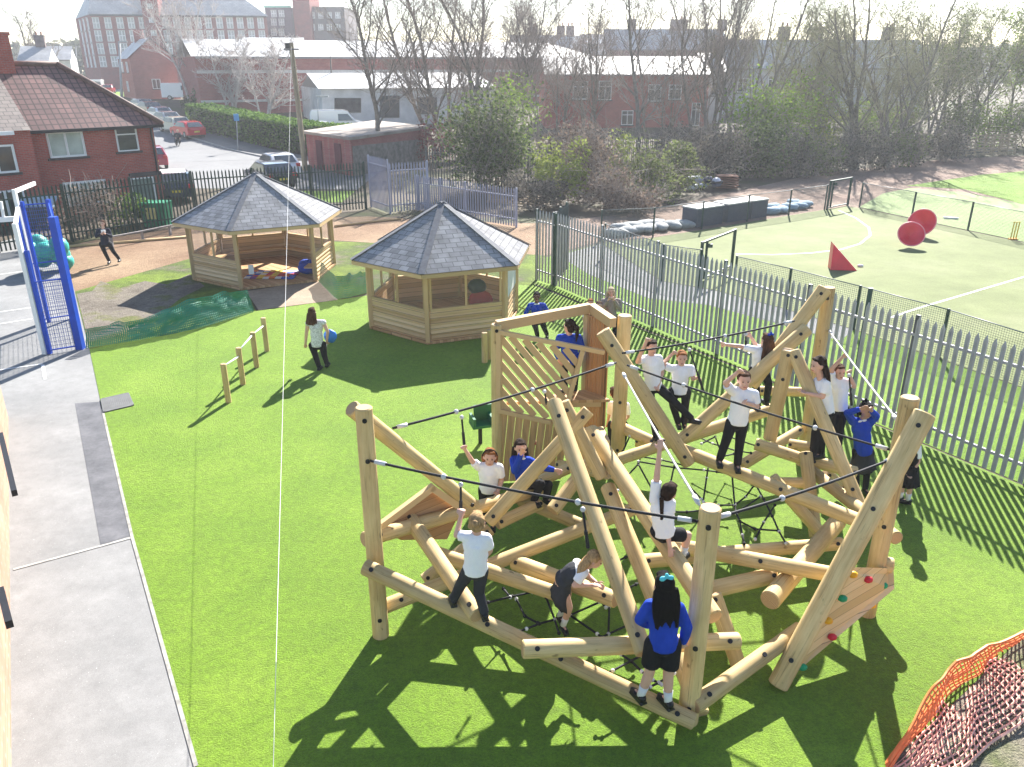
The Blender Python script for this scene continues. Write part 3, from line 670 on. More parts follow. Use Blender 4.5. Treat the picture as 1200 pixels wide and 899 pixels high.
fr.build('grate_frame', mat('grate_steel', (.3, .3, .3)), DG)
gs = pz(563, 520); GS = thing('seat_pod', 'small dark green plastic seat on a leg between gazebo and tower', 'seat', (gs.x, gs.y, 0))
sh = MB(); GP = mat('green_plastic', (.015, .12, .05), .5, .2)
sh.box((gs.x, gs.y, .42), (.36, .34, .05), .3); sh.box((gs.x + .05, gs.y + .17, .58), (.36, .05, .34), .3); sh.build('seat', GP, GS)
MB().box((gs.x - .14, gs.y - .04, .5), (.05, .34, .2), .3).build('side_panel', GP, GS); MB().box((gs.x + .2, gs.y + .06, .5), (.05, .34, .2), .3).build('side_panel', GP, GS); MB().tube([(gs.x, gs.y, 0), (gs.x, gs.y, .42)], .04, 8).build('leg', BLK, GS)
MB().quad((0, 0, 0), (0, 0, 0), (0, 0, 0), (0, 0, 0)) if False else None

# ------------------------------------------------------------------ fences
def pale_mesh(q, p, d, h, w=.068, z0=.06, sp=.10):
    n = Vector((d.y, -d.x, 0)) * .012; e = d * w / 2
    o = [p - e, p + e]
    pts = [o[0] + Vector((0, 0, z0)), o[1] + Vector((0, 0, z0)), o[1] + Vector((0, 0, h - sp)), p + Vector((0, 0, h)), o[0] + Vector((0, 0, h - sp))]
    q.prism(pts, .018, nrm=n)
    q.add([p + n * .3 + Vector((0, 0, z0)) - d * .006, p + n * 2.6 + Vector((0, 0, z0)), p + n * 2.6 + Vector((0, 0, h - sp)), p + n * .3 + Vector((0, 0, h - sp)) - d * .006], [(0, 1, 2, 3)])
def palisade(label, pts, h, m, bay=2.75, step=.155, post_h=None, w=.068, cat='fence', name='palisade_fence', z=None, pm=None):
    pts = [Vector((p[0], p[1], 0)) for p in pts]
    T = thing(name, label, cat, (pts[0].x, pts[0].y, 0))
    zf = (lambda p: gz(p.x, p.y)) if z is None else (lambda p: z)
    for i in range(len(pts) - 1):
        a, c = pts[i], pts[i + 1]; d = (c - a); L = d.length; d.normalize(); nb = max(1, round(L / bay)); n = Vector((d.y, -d.x, 0))
        for k in range(nb + (1 if i == len(pts) - 2 else 0)):
            p = a + d * (L * k / nb); MB().box((p.x + n.x * -.06, p.y - n.y * .06, zf(p) + (post_h or h) / 2), (.08, .06, post_h or h), math.atan2(d.y, d.x)).build('post', pm or m, T)
        for k in range(nb):
            a0 = a + d * (L * k / nb); q = MB(); LL = L / nb; cnt = int(LL / step)
            for j in range(cnt): 
                p = a0 + d * (LL * (j + .5) / cnt); pale_mesh(q, Vector((p.x, p.y, zf(p))), d, h + RND.uniform(-.01, .01), w)
            q.build('pale_panel', m, T)
            for zz in (.38, h - .38):
                MB().bar(a0 + Vector((0, 0, zz + zf(a0))) - n * .03, a0 + d * LL + Vector((0, 0, zz + zf(a0 + d * LL))) - n * .03, .04, .05).build('rail', m, T)
    return T
LIL = mat('lilac_steel', (.31, .325, .42), .5, .12, 2, metal=.1)
palisade('long grey steel palisade fence running beside the climbing frame', [pz(648, 335), pz(1200, 572), (9.9, 10.4)], 2.42, STEEL, pm=DKST, w=.08)
palisade('grey steel palisade gate standing ajar at the far end of the long fence', [pz(627, 329), (1.35, 25.4)], 2.4, STEEL, cat='gate', name='palisade_gate', bay=.9, pm=GRNST)
palisade('short palisade gate leaf folded back behind the gate post', [(1.4, 25.6), pz(664, 317)], 2.4, DKST, cat='gate', name='palisade_gate', bay=1.2, pm=GRNST)
ep = pz(998, 468); tag(MB().box((ep.x, ep.y, 1.25), (.09, .09, 2.5), -.5).build('fence_post', GRNST), 'lone dark green steel post standing just behind the long palisade', 'post')
palisade('dark green palisade fence along the street behind the open gazebo', [(-27, 26.5), pz(0, 297), pz(232, 262), pz(430, 246)], 2.35, GRNST, w=.062)
palisade('dark palisade fence running behind the ivy bush and scrub', [pz(500, 218), pz(620, 222), pz(700, 206), pz(860, 192), pz(1000, 178)], 2.3, DKST, w=.062, step=.17)
palisade('lilac palisade panel standing left of the lilac gate', [pz(434, 243), pz(456, 251)], 2.6, LIL, bay=3)
palisade('lilac palisade gate with a solid top band', [pz(458, 250), pz(503, 246)], 2.4, LIL, cat='gate', name='palisade_gate', bay=3)
palisade('lilac palisade run from the gate down to a green end post', [pz(489, 247), pz(545, 257), pz(604, 267)], 1.75, LIL, bay=2.2)

# low chain-link fences round the pitch
CHAIN = netmat('chain_mesh', (.10, .12, .12), (.06, .06), .008)
def lowfence(label, pts, h, group=None, gate=None):
    pts = [Vector(p) for p in pts]; T = thing('pitch_fence', label, 'fence', tuple(pts[0]))
    for p in pts: MB().box((p.x, p.y, h / 2), (.06, .06, h)).build('post', GRNST, T)
    for a, c in zip(pts[:-1], pts[1:]):
        L = (c - a).length; q = MB(); q.add([a + Vector((0, 0, .05)), c + Vector((0, 0, .05)), c + Vector((0, 0, h - .04)), a + Vector((0, 0, h - .04))], [(0, 1, 2, 3)], 0, [[(0, 0), (L, 0), (L, h), (0, h)]]); q.build('wire_mesh', CHAIN, T)
        MB().tube([a + Vector((0, 0, h - .03)), c + Vector((0, 0, h - .03))], .016, 6).build('top_wire', mat('dull_wire', (.2, .21, .21), .5), T, True)
    return T
def G0(*uv): return [pz(u, v) for u, v in uv]
lowfence('low green chain-link fence along the far side of the pitch, with storage boxes behind it', G0((704, 281), (765, 278), (822, 269), (875, 260), (924, 253), (966, 246)), 1.25)
lowfence('low chain-link fence down the right-hand side of the pitch', G0((1007, 243), (1068, 256), (1134, 270), (1210, 288), (1300, 309)), 1.25)
lowfence('low chain-link fence between the pitch and the palisade', G0((859, 345), (921, 362), (1000, 386), (1100, 418), (1200, 455), (1320, 498)), 1.25)
lowfence('short length of low chain-link fence left of the near pitch gate', G0((708, 300), (775, 329), (818, 336)), 1.25)
def gateframe(label, a, c, h, open_=None):
    T = thing('pitch_gate', label, 'gate', tuple(a))
    for p in (a, c): MB().box((p.x, p.y, h / 2), (.09, .09, h)).build('post', GRNST, T)
    MB().bar(a + Vector((0, 0, h - .04)), c + Vector((0, 0, h - .04)), .06, .06).build('top_bar', GRNST, T); MB().bar(a + Vector((0, 0, .1)), c + Vector((0, 0, .1)), .05, .05).build('bottom_bar', GRNST, T)
    m_ = a.lerp(c, .14); MB().bar(m_ + Vector((0, 0, .1)), m_ + Vector((0, 0, h - .06)), .07, .07).build('gate_stile', GRNST, T)
    MB().box(tuple(m_ + Vector((.1, 0, h - .2))), (.16, .1, .12)).build('latch_box', GRNST, T)
gateframe('dark green gate frame in the far corner of the pitch', pz(969, 246), pz(993, 241), 1.45)
gateframe('dark green gate frame on the near side of the pitch behind the palisade', pz(819, 332), pz(857, 314), 1.4)
# timber edging and knee rail in the bark
ED = [pz(u, v, 0) for u, v in ((74, 291), (150, 285), (222, 279))]
def logrun(label, pts, r, name, cat, m, z=.06):
    T = MB(); T.tube([Vector((p.x, p.y, z)) for p in pts], r, 8); return tag(T.build(name, m, smooth=True), label, cat)
logrun('pale timber edging laid across the bark behind the person in black', ED, .05, 'edging_log', 'edging', LOGT)
logrun('pale timber edging laid across the bark between the two gazebos', [pz(u, v, 0) for u, v in ((392, 267), (430, 262), (470, 258))], .05, 'edging_log', 'edging', LOGT)
KR = thing('knee_rail', 'low grey timber knee rail in front of the dark green fence', 'rail', tuple(pz(170, 281)))
kp = [pz(132, 290), pz(168, 283), pz(200, 276), pz(222, 273)]
for p in kp: MB().box((p.x, p.y, .22), (.09, .09, .44)).build('post', mat('grey_timber', (.22, .2, .19), .85, .3), KR)
for p, q in zip(kp[:-1], kp[1:]): MB().bar(p + Vector((0, 0, .42)), q + Vector((0, 0, .42)), .1, .05).build('rail', mat('grey_timber', (.22, .2, .19)), KR)

# green mesh barriers sagging round the mud
GNET = netmat('green_barrier_mesh', (.010, .19, .12), (.05, .08), .030)
def sagnet(label, base, top, seed, name='mesh_barrier'):
    rr = random.Random(seed); b_ = [Vector(p) for p in base]; t_ = [Vector(p) for p in top]; q = MB(); nx, nz_ = 40, 8; vs = []; uvs = {}
    def along(P, f):
        f *= len(P) - 1; i = min(int(f), len(P) - 2); return P[i].lerp(P[i + 1], f - i)
    L = sum((b_[i + 1] - b_[i]).length for i in range(len(b_) - 1))
    for i in range(nx + 1):
        for j in range(nz_ + 1):
            f = i / nx; p = along(b_, f).lerp(along(t_, f), j / nz_); k = mnoise.noise(Vector((f * 9, j * .4, seed))) * .28 * (j / nz_ + .15)
            vs.append(p + Vector((0, k, abs(k) * .3)))
    fs = []; us = []
    for i in range(nx):
        for j in range(nz_):
            a = i * (nz_ + 1) + j; fs.append((a, a + nz_ + 1, a + nz_ + 2, a + 1))
            x0, x1, y0, y1 = L * i / nx, L * (i + 1) / nx, j / nz_, (j + 1) / nz_; us.append([(x0, y0), (x1, y0), (x1, y1), (x0, y1)])
    q.add(vs, fs, 0, us); return q
T = thing('mesh_barrier', 'dark green mesh barrier sagging between the patchy grass and the lawn', 'barrier', tuple(pz(200, 385)))
sagnet('', G0((100, 409), (170, 398), (235, 385), (298, 366)), [py(101, 386, 19.3), py(168, 374, pz(170, 398).y + .1), py(228, 350, pz(235, 385).y + .15), py(290, 340, pz(298, 366).y + .1)], 3).build('green_mesh', GNET, T, True)
sagnet('', G0((150, 400), (235, 384), (296, 365)), [py(150, 382, pz(150, 400).y + .3), py(224, 356, pz(235, 384).y + .35), py(286, 345, pz(296, 365).y + .3)], 6).build('green_mesh', GNET, T, True)
T = thing('mesh_barrier', 'green mesh barrier stretched between the two gazebos', 'barrier', tuple(pz(405, 350)))
sagnet('', G0((374, 331), (392, 351), (410, 349), (432, 343)), [py(376, 308, pz(374, 331).y), py(394, 324, pz(392, 351).y), py(411, 323, pz(410, 349).y), py(433, 318, pz(432, 343).y)], 4).build('green_mesh', GNET, T, True)
# orange barrier netting: real strands, upright part and part lying on the dirt
OR = mat('orange_strand', (.85, .20, .06), .55, .2); ORP = mat('faded_strand', (.82, .42, .32), .6, .2)
ON = thing('orange_barrier', 'orange plastic barrier netting sagging along the edge of the turf', 'barrier', tuple(pz(1120, 840)))
bl = [pz(1036, 905), pz(1090, 842), pz(1130, 800), pz(1168, 770), pz(1215, 735), (7.3, 9.0, 0)]; bl = [Vector(p) for p in bl]
tl = [pz(1042, 893, .1), pz(1090, 815, .45), pz(1120, 775, .62), pz(1160, 758, .62), pz(1205, 740, .6)]; tl = [p + Vector((0, 0, 0)) for p in tl]
gl = [pz(1060, 935, .05), pz(1110, 915, .05), pz(1165, 868, .05), pz(1230, 815, .05), pz(1290, 780, .05)]
def along(P, f):
    f *= len(P) - 1; i = min(int(f), len(P) - 2); return P[i].lerp(P[i + 1], f - i)
def strands(A, B_, nu, nv, m, nm, seed, th=.011):
    q = MB(); rr = random.Random(seed)
    def pt(f, j): p = along(A, f).lerp(along(B_, f), j); return p + Vector((mnoise.noise(Vector((f * 7, j * 2, seed))), mnoise.noise(Vector((f * 6, j * 2, seed + 5))), .7 * mnoise.noise(Vector((f * 8, j * 3, seed + 9))))) * .07
    for i in range(nu + 1): q.tube([pt(i / nu, j / 5) for j in range(6)], th, 4, cap=False)
    for j in range(nv + 1): q.tube([pt(i / 40, j / nv) for i in range(41)], th * (1.5 if j in (0, nv) else 1), 4, cap=False)
    return q.build(nm, m, ON)
strands(bl[:5], tl, 36, 8, OR, 'netting', 1); strands(bl[:5], gl, 36, 11, ORP, 'loose_netting', 2)
lp = MB(); A = bl[:5]
# ------------------------------------------------------------------ pitch-side things
RED = mat('red_plastic', (.74, .012, .04), .35, .1, 3, spec=.5)
def redcone(label, u, v, tilt, az, r=.42, h=.55):
    p = pz(u, v); T = thing('spinning_seat', label, 'spinning seat', tuple(p), 0, 'red plastic cones on the pitch')
    d = Vector((math.sin(tilt) * math.cos(az), math.sin(tilt) * math.sin(az), math.cos(tilt))); low = p + Vector((0, 0, .02 + r * math.sin(tilt) * .98))
    R3 = d.to_track_quat('Z', 'Y').to_matrix(); q = MB(); n = 28
    prof = [(0.03, -.5), (.35, -.18), (.75, .25), (.95, .46), (1.0, .5), (.95, .5), (.7, .22), (.3, -.1), (.02, -.3)]; vs = []
    for rr_, zz in prof:
        for k in range(n): a = 2 * math.pi * k / n; vs.append(low + R3 @ Vector((r * rr_ * math.cos(a), r * rr_ * math.sin(a), h * zz)))
    fs = [(i * n + k, i * n + (k + 1) % n, (i + 1) * n + (k + 1) % n, (i + 1) * n + k) for i in range(len(prof) - 1) for k in range(n)]
    q.add(vs, fs); q.build('shell', RED, T, True)
    rm = MB(); rm.tube([low + R3 @ Vector((r * math.cos(2 * math.pi * k / 28), r * math.sin(2 * math.pi * k / 28), h * .5)) for k in range(29)], .022, 6, cap=False); rm.build('rim', mat('pale_red_rim', (.8, .22, .26), .4), T, True)
redcone('red spinning seat lying with its open bowl facing the camera', 1064, 289, 1.0, -1.8, .5, .4)
redcone('red spinning seat tipped up behind the other two', 1079, 276, 1.2, -2.3, .55, .42); redcone('red spinning seat wedged in the middle of the clump', 1065, 274, 1.1, -1.1, .38, .4)
p = pz(985, 316); T = thing('red_wedge', 'red wedge-shaped foam block alone on the pitch', 'wedge', tuple(p))
MB().prism([p + Vector((-.42, -.15, .02)), p + Vector((.48, -.25, .02)), p + Vector((-.40, -.05, .92))], .55, nrm=(.2, 1, 0)).build('block', RED, T)
p = pz(1008, 313); tag(MB().ell((p.x, p.y, .05), (.12, .06, .05), seg=10, ring=6).build('white_disc', WHT, smooth=True), 'small white marker lying by the red wedge', 'marker')
YL = mat('yellow_plastic', (.80, .55, .03), .45); p = pz(1187, 281); T = thing('cricket_stumps', 'yellow plastic cricket stumps standing by the right-hand fence', 'stumps', tuple(p))
for k in (-1, 0, 1): MB().tube([p + Vector((k * .11, 0, .03)), p + Vector((k * .11, 0, .72))], .025, 8).build('stump', YL, T)
MB().box(tuple(p + Vector((0, 0, .03))), (.34, .16, .05)).build('base', mat('orange_base', (.75, .3, .02)), T); MB().box(tuple(p + Vector((0, 0, .73))), (.3, .03, .03)).build('bail', YL, T)
p = pz(1114, 257); tag(MB().box((p.x, p.y, .06), (.62, .14, .08), -.35).build('white_bat', WHT), 'white plastic bat lying beyond the right-hand fence', 'bat')
NAVY = mat('navy_panel', (.035, .045, .085), .6, .25, 3)
sx = [(816, 846), (852, 878), (880, 898)]
for i, (u0, u1) in enumerate(sx):
    a = pz(u0, 268 - (u0 - 816) * .16 - 1); c = pz(u1, 268 - (u1 - 816) * .16 - 1); d = (c - a); T = thing('storage_box', ['navy storage box with a white lid, leftmost of the row of three', 'navy storage box with a white lid, in the middle of the row', 'navy storage box with a white lid, next to the blue sacks'][i], 'storage box', tuple((a + c) / 2), math.atan2(d.y, d.x), 'storage boxes behind the pitch fence')
    L = d.length; n = Vector((-d.y, d.x, 0)).normalized(); m_ = (a + c) / 2 + n * .45
    MB().box((m_.x, m_.y, .4), (L, .9, .8), math.atan2(d.y, d.x)).build('body', NAVY, T); MB().box((m_.x, m_.y, .83), (L + .06, .96, .06), math.atan2(d.y, d.x)).build('lid', mat('pale_lid', (.45, .45, .44), .6, .1), T)
def sack(label, u, v, s, m, grp, rz):
    p = pz(u, v); q = MB(); q.ell((0, 0, 0), (.48 * s, .30 * s, .16 * s), seg=14, ring=8)
    q.v = [tuple(Vector(x) * (1 + .22 * mnoise.noise(Vector(x) * 4 + Vector((u, v, 0)))) + Vector((0, 0, .15 * s))) for x in q.v]
    R = Matrix.Rotation(rz, 3, 'Z'); q.v = [tuple(R @ Vector(x) + p) for x in q.v]
    return tag(q.build('sand_sack', m, smooth=True), label, 'sack', grp)
WS = mat('white_sack', (.36, .37, .37), .8, .2, 5, .4); BS = mat('blue_sack', (.22, .33, .42), .8, .35, 5, .4)
for k, (u, v) in enumerate(((722, 277), (735, 275), (748, 273), (760, 272), (774, 270), (788, 268), (802, 267), (728, 271), (742, 269), (757, 267), (770, 266))):
    sack('white filled sack in the heap left of the storage boxes', u, v, 1.15, WS, 'white sacks by the pitch fence', .4 * k)
for k, (u, v) in enumerate(((902, 251), (909, 250), (916, 249), (925, 246), (934, 245), (942, 243), (906, 246), (930, 241))):
    sack('pale blue sack in the heap right of the storage boxes', u, v, 1.1, BS, 'blue sacks by the pitch fence', .7 * k)

# ------------------------------------------------------------------ streets
# cross street behind the green fence, and the avenue running off to the left
strip('road', [(-60, 47), (-40, 47.5), (-14.5, 47.5), (-9, 47)], [(-60, 66), (-40, 66), (-20, 66), (-9, 60)], ROAD, .02)
strip('avenue', [(-27, 60), (-36, 72), (-55, 92), (-84, 122), (-130, 168)], [(-18.2, 63), (-24, 70), (-42, 92), (-70, 122), (-112, 168)], ROAD, .03)
strip('pavement', [(-17.6, 62), (-24, 70), (-42, 92), (-70, 122)], [(-14.5, 62), (-20.5, 70), (-38.5, 92), (-66, 122)], PAVT, .12)
strip('street_verge', [(-80, 128), (-60, 126)], [(-80, 150), (-55, 150)], GRASS, .05)
strip('street_junction', [(-118, 150), (-60, 150)], [(-118, 168), (-60, 168)], ROAD, .05)
strip('garden_lawn', [(-15.6, 42.5), (-9, 42.5)], [(-15.6, 46.5), (-9, 46.5)], GRASS, .015)
kb = MB()
kp = [(-17.7, 62), (-24.1, 70), (-42.1, 92), (-70.1, 122)]
for a, c in zip(kp[:-1], kp[1:]): kb.bar((a[0], a[1], gz(*a) + .07), (c[0], c[1], gz(*c) + .07), .14, .14)
struct(kb.build('kerb', mat('kerb_stone', (.30, .29, .28), .85, .2)))

# ------------------------------------------------------------------ buildings
REDB = brick('red_brick', (.36, .06, .045), (.45, .095, .07), (.30, .18, .15), soot=(.12, .035, .03), var=.55)
MILLB = brick('mill_brick', (.24, .055, .052), (.30, .08, .072), (.22, .10, .09), .45, .15, .02, soot=(.08, .05, .06))
PURB = brick('purple_brick', (.10, .055, .085), (.14, .08, .12), (.13, .10, .12), .45, .15, .02)
FACB = brick('factory_brick', (.30, .085, .075), (.36, .115, .10), (.27, .17, .15), .45, .15, .02, soot=(.15, .05, .05))
PANT = None
def pantile():
    m, t, b = newmat('pantiles'); uv = nd(t, 'ShaderNodeUVMap'); bt = nd(t, 'ShaderNodeTexBrick'); bt.offset = 0
    for k, v in (('Scale', 1), ('Brick Width', .30), ('Row Height', .34), ('Mortar Size', .05), ('Mortar Smooth', .9)): bt.inputs[k].default_value = v
    bt.inputs['Color1'].default_value = (.155, .075, .065, 1); bt.inputs['Color2'].default_value = (.215, .105, .09, 1); bt.inputs['Mortar'].default_value = (.035, .017, .016, 1)
    t.links.new(uv.outputs[0], bt.inputs['Vector'])
    n = nd(t, 'ShaderNodeTexNoise', Scale=1.0, Detail=6.0); t.links.new(uv.outputs[0], n.inputs['Vector'])
    t.links.new(mixc(t, .6, bt.outputs['Color'], mixc(t, 1.0, bt.outputs['Color'], ramp(t, n.outputs['Fac'], [(.3, (.6, .6, .6)), (.7, (1.4, 1.35, 1.35))]), 'MULTIPLY')), b.inputs['Base Color'])
    b.inputs['Roughness'].default_value = .6; bumpit(t, b, bt.outputs['Fac'], -1, .08); return m
PANT = pantile()
def slateroof(name, a, c, w=.35, h=.28):
    m, t, b = newmat(name); uv = nd(t, 'ShaderNodeUVMap'); bt = nd(t, 'ShaderNodeTexBrick')
    for k, v in (('Scale', 1), ('Brick Width', w), ('Row Height', h), ('Mortar Size', .02)): bt.inputs[k].default_value = v
    bt.inputs['Color1'].default_value = (*a, 1); bt.inputs['Color2'].default_value = (*c, 1); bt.inputs['Mortar'].default_value = (*[x * .6 for x in a], 1)
    t.links.new(uv.outputs[0], bt.inputs['Vector']); n = nd(t, 'ShaderNodeTexNoise', Scale=.35, Detail=7.0, Roughness=.65); t.links.new(uv.outputs[0], n.inputs['Vector'])
    t.links.new(mixc(t, .8, bt.outputs['Color'], mixc(t, 1.0, bt.outputs['Color'], ramp(t, n.outputs['Fac'], [(.3, (.55, .55, .58)), (.7, (1.35, 1.33, 1.3))]), 'MULTIPLY')), b.inputs['Base Color'])
    b.inputs['Roughness'].default_value = .5; return m
SLATE = slateroof('slate_roof', (.34, .34, .345), (.43, .43, .43)); TANR = slateroof('tan_roof', (.23, .19, .165), (.31, .26, .22)); PALER = slateroof('pale_sheet_roof', (.40, .40, .39), (.50, .50, .49), 1.1, 6)
MILLR = slateroof('mill_slates', (.27, .28, .29), (.35, .36, .36), .6, .5)
UPVC = mat('window_white', (.78, .78, .77), .45, .05); DGL = mat('dark_glass', (.035, .045, .05), .08, .4, 1, spec=.8); CURT = mat('net_curtain', (.40, .45, .40), .5, .25, 1.2); SILL = mat('dark_sill', (.06, .05, .05), .8)
GREYR = brick('grey_render', (.42, .41, .42), (.50, .49, .495), (.4, .4, .4), 1.5, .9, .01, soot=(.25, .24, .25), var=.7)
WALLW = mat('white_render', (.60, .60, .60), .85, .22, .6); GUT = mat('gutter_black', (.02, .02, .022), .5)
def win(parent, A, c, n, w, h, mv=1, mh=0, glass=None, depth=.05, sill=True, name='window'):
    """window on a wall: A = centre, c = unit along the wall, n = outward normal; frame part with pane and sill below it"""
    A = Vector(A); c = Vector(c).normalized(); n = Vector(n).normalized(); z = Vector((0, 0, 1)); f = MB(); t = max(.05, w * .055)
    for s in (-1, 1):
        f.bar(A + c * s * (w / 2 - t / 2) - z * h / 2 + n * depth, A + c * s * (w / 2 - t / 2) + z * h / 2 + n * depth, t, .07)
        f.bar(A + z * s * (h / 2 - t / 2) - c * w / 2 + n * (depth + .004), A + z * s * (h / 2 - t / 2) + c * w / 2 + n * (depth + .004), .07, t)
    for k in range(mv): 
        x = -w / 2 + w * (k + 1) / (mv + 1); f.bar(A + c * x - z * h / 2 + n * depth, A + c * x + z * h / 2 + n * depth, t, .06)
    for k in range(mh):
        y = h / 2 - h * .3 * (k + 1); f.bar(A + z * y - c * w / 2 + n * (depth + .002), A + z * y + c * w / 2 + n * (depth + .002), .06, t)
    fo = f.build(name, UPVC, parent)
    MB().quad(A - c * w / 2 - z * h / 2 + n * .015, A + c * w / 2 - z * h / 2 + n * .015, A + c * w / 2 + z * h / 2 + n * .015, A - c * w / 2 + z * h / 2 + n * .015).build('pane', glass or DGL, fo)
    if sill: MB().bar(A - c * (w / 2 + .12) - z * (h / 2 + .06) + n * .06, A + c * (w / 2 + .12) - z * (h / 2 + .06) + n * .06, .14, .1).build('sill', SILL, fo)
    return fo
def roofpoly(q, pts, mi=0):
    P = [Vector(p) for p in pts]; ux = (P[1] - P[0]).normalized(); nn = ux.cross(P[-1] - P[0]).normalized(); uy = nn.cross(ux)
    q.add(P, [tuple(range(len(P)))], mi, [[((p - P[0]).dot(ux), (p - P[0]).dot(uy)) for p in P]])
def wallbox(parent, pts, z0, z1, m, name='wall', gable=None):
    P = [Vector((p[0], p[1], 0)) for p in pts]; n = len(P); q = MB()
    q.add([(p.x, p.y, z0) for p in P] + [(p.x, p.y, z1) for p in P], [(i, (i + 1) % n, n + (i + 1) % n, n + i) for i in range(n)] + [tuple(range(n, 2 * n))])
    return q.build(name, m, parent)

# brick semi on the left, its long front turned to the right
HRc = Vector((-18.05, 41.8, 0)); hd = Vector((.72, .69, 0)).normalized(); hn = Vector((hd.y, -hd.x, 0)); HB = HRc - hd * 5.8
HS = thing('brick_house', 'red brick semi-detached house with brown tiled hipped roof beside the street', 'house', tuple(HRc), math.atan2(hd.y, hd.x))
def hl(x, y, z): return HRc + hd * x - hn * y + Vector((0, 0, z))     # x along the front, y back into the house
ez, rz_ = 3.98, 6.75
wallbox(HS, [hl(-5.75, 0, 0), hl(0, 0, 0), hl(0, 6, 0), hl(-5.75, 6, 0)], -.5, ez, REDB)
wallbox(HS, [hl(-14, -.9, 0), hl(-5.75, -.9, 0), hl(-5.75, 6, 0), hl(-14, 6, 0)], -.5, ez + .1, REDB)
q = MB(); o_ = .35
roofpoly(q, [hl(-5.8, -o_, ez), hl(o_, -o_, ez), hl(-3.0, 3.0, rz_), hl(-5.8, 3.0, rz_)]); roofpoly(q, [hl(o_, -o_, ez), hl(o_, 6 + o_, ez), hl(-3.0, 3.0, rz_)]); roofpoly(q, [hl(o_, 6 + o_, ez), hl(-5.8, 6 + o_, ez), hl(-5.8, 3.0, rz_), hl(-3.0, 3.0, rz_)])
rf = q.build('roof', PANT, HS)
q = MB(); q.tube([hl(o_ + .02, -o_ - .02, ez + .05), hl(-3.0, 3.0, rz_ + .06)], .13, 8); q.tube([hl(-3.0, 3.0, rz_ + .06), hl(-5.8, 3.0, rz_ + .06)], .13, 8); q.tube([hl(o_, 6 + o_, ez + .05), hl(-3.0, 3.0, rz_ + .06)], .13, 8); q.build('ridge_tiles', mat('dark_ridge', (.13, .075, .06), .7, .3), rf, True)
q = MB(); q.bar(hl(-5.75, -o_ - .04, ez - .06), hl(o_ + .04, -o_ - .04, ez - .06), .12, .14); q.build('gutter', GUT, rf)
q = MB(); roofpoly(q, [hl(-14, -1.3, ez + .1), hl(-5.8, -1.3, ez + .1), hl(-5.8, 3.0, rz_ + .05), hl(-14, 3.0, rz_ + .05)]); q.build('roof', TANR, HS)
q = MB(); q.bar(hl(-14, -1.36, ez + .02), hl(-6.5, -1.36, ez + .02), .1, .16); q.build('gutter', UPVC, HS)
ch = MB(); cc = hl(-5.45, 3.0, 0); ch.box((cc.x, cc.y, 7.1), (1.0, .9, 1.9), math.atan2(hd.y, hd.x)); ch.box((cc.x, cc.y, 8.1), (1.12, 1.0, .14), math.atan2(hd.y, hd.x)); cho = ch.build('chimney', REDB, HS)
MB().tube([(cc.x, cc.y, 8.15), (cc.x, cc.y, 8.75), (cc.x, cc.y, 9.0)], [.2, .17, .2], 12).build('chimney_pot', mat('terracotta', (.32, .12, .07), .8), cho, True)
def hwin(u0, v0, u1, v1, **k):
    a = pv((u0 + u1) / 2, (v0 + v1) / 2, HRc, HB); l = pv(u0, (v0 + v1) / 2, HRc, HB); r = pv(u1, (v0 + v1) / 2, HRc, HB); t = pv((u0 + u1) / 2, v0, HRc, HB); bb = pv((u0 + u1) / 2, v1, HRc, HB)
    n = hn; 
    return win(HS, a, hd, n, (r - l).length, (t - bb).length, **k)
hwin(56, 154, 99, 184, glass=CURT); hwin(136, 149, 161, 177, mv=0, mh=1); hwin(76, 212, 126, 240, glass=CURT, mv=2)
d_ = hwin(156, 208, 183, 250, mv=0, sill=False, name='door', glass=mat('door_glass', (.14, .2, .18), .2, .3, 2))
a = pv(170, 204, HRc, HB); MB().bar(a - hd * .8 + hn * .05, a + hd * .8 + hn * .05, .12, .18).build('lintel', SILL, HS)
q = MB(); q.tube([hl(-.15, -.1, ez), hl(-.15, -.1, 0)], .05, 8); q.build('drainpipe', GUT, HS)
for (x, z, w, h) in ((-7.3, 2.9, 1.5, 1.2), (-7.3, .9, 1.5, 1.3)): win(HS, hl(x, -.9, z), hd, hn, w, h, mv=1)
# shed and planters in that garden, mostly behind the fence
p = pz(46, 268); T = thing('garden_shed', 'small dark garden shed with a pale blue roof panel behind the green fence', 'shed', tuple(p)); wallbox(T, [(p.x - .6, p.y, 0), (p.x + .6, p.y + .4, 0), (p.x + .3, p.y + 1.2, 0), (p.x - .9, p.y + .8, 0)], 0, .95, mat('shed_wood', (.06, .06, .05), .8, .3)); q = MB(); roofpoly(q, [(p.x - .7, p.y - .1, .92), (p.x + .7, p.y + .35, .92), (p.x + .4, p.y + 1.3, 1.25), (p.x - 1.0, p.y + .85, 1.25)]); q.build('roof', mat('blue_sheet', (.35, .45, .52), .5), T)
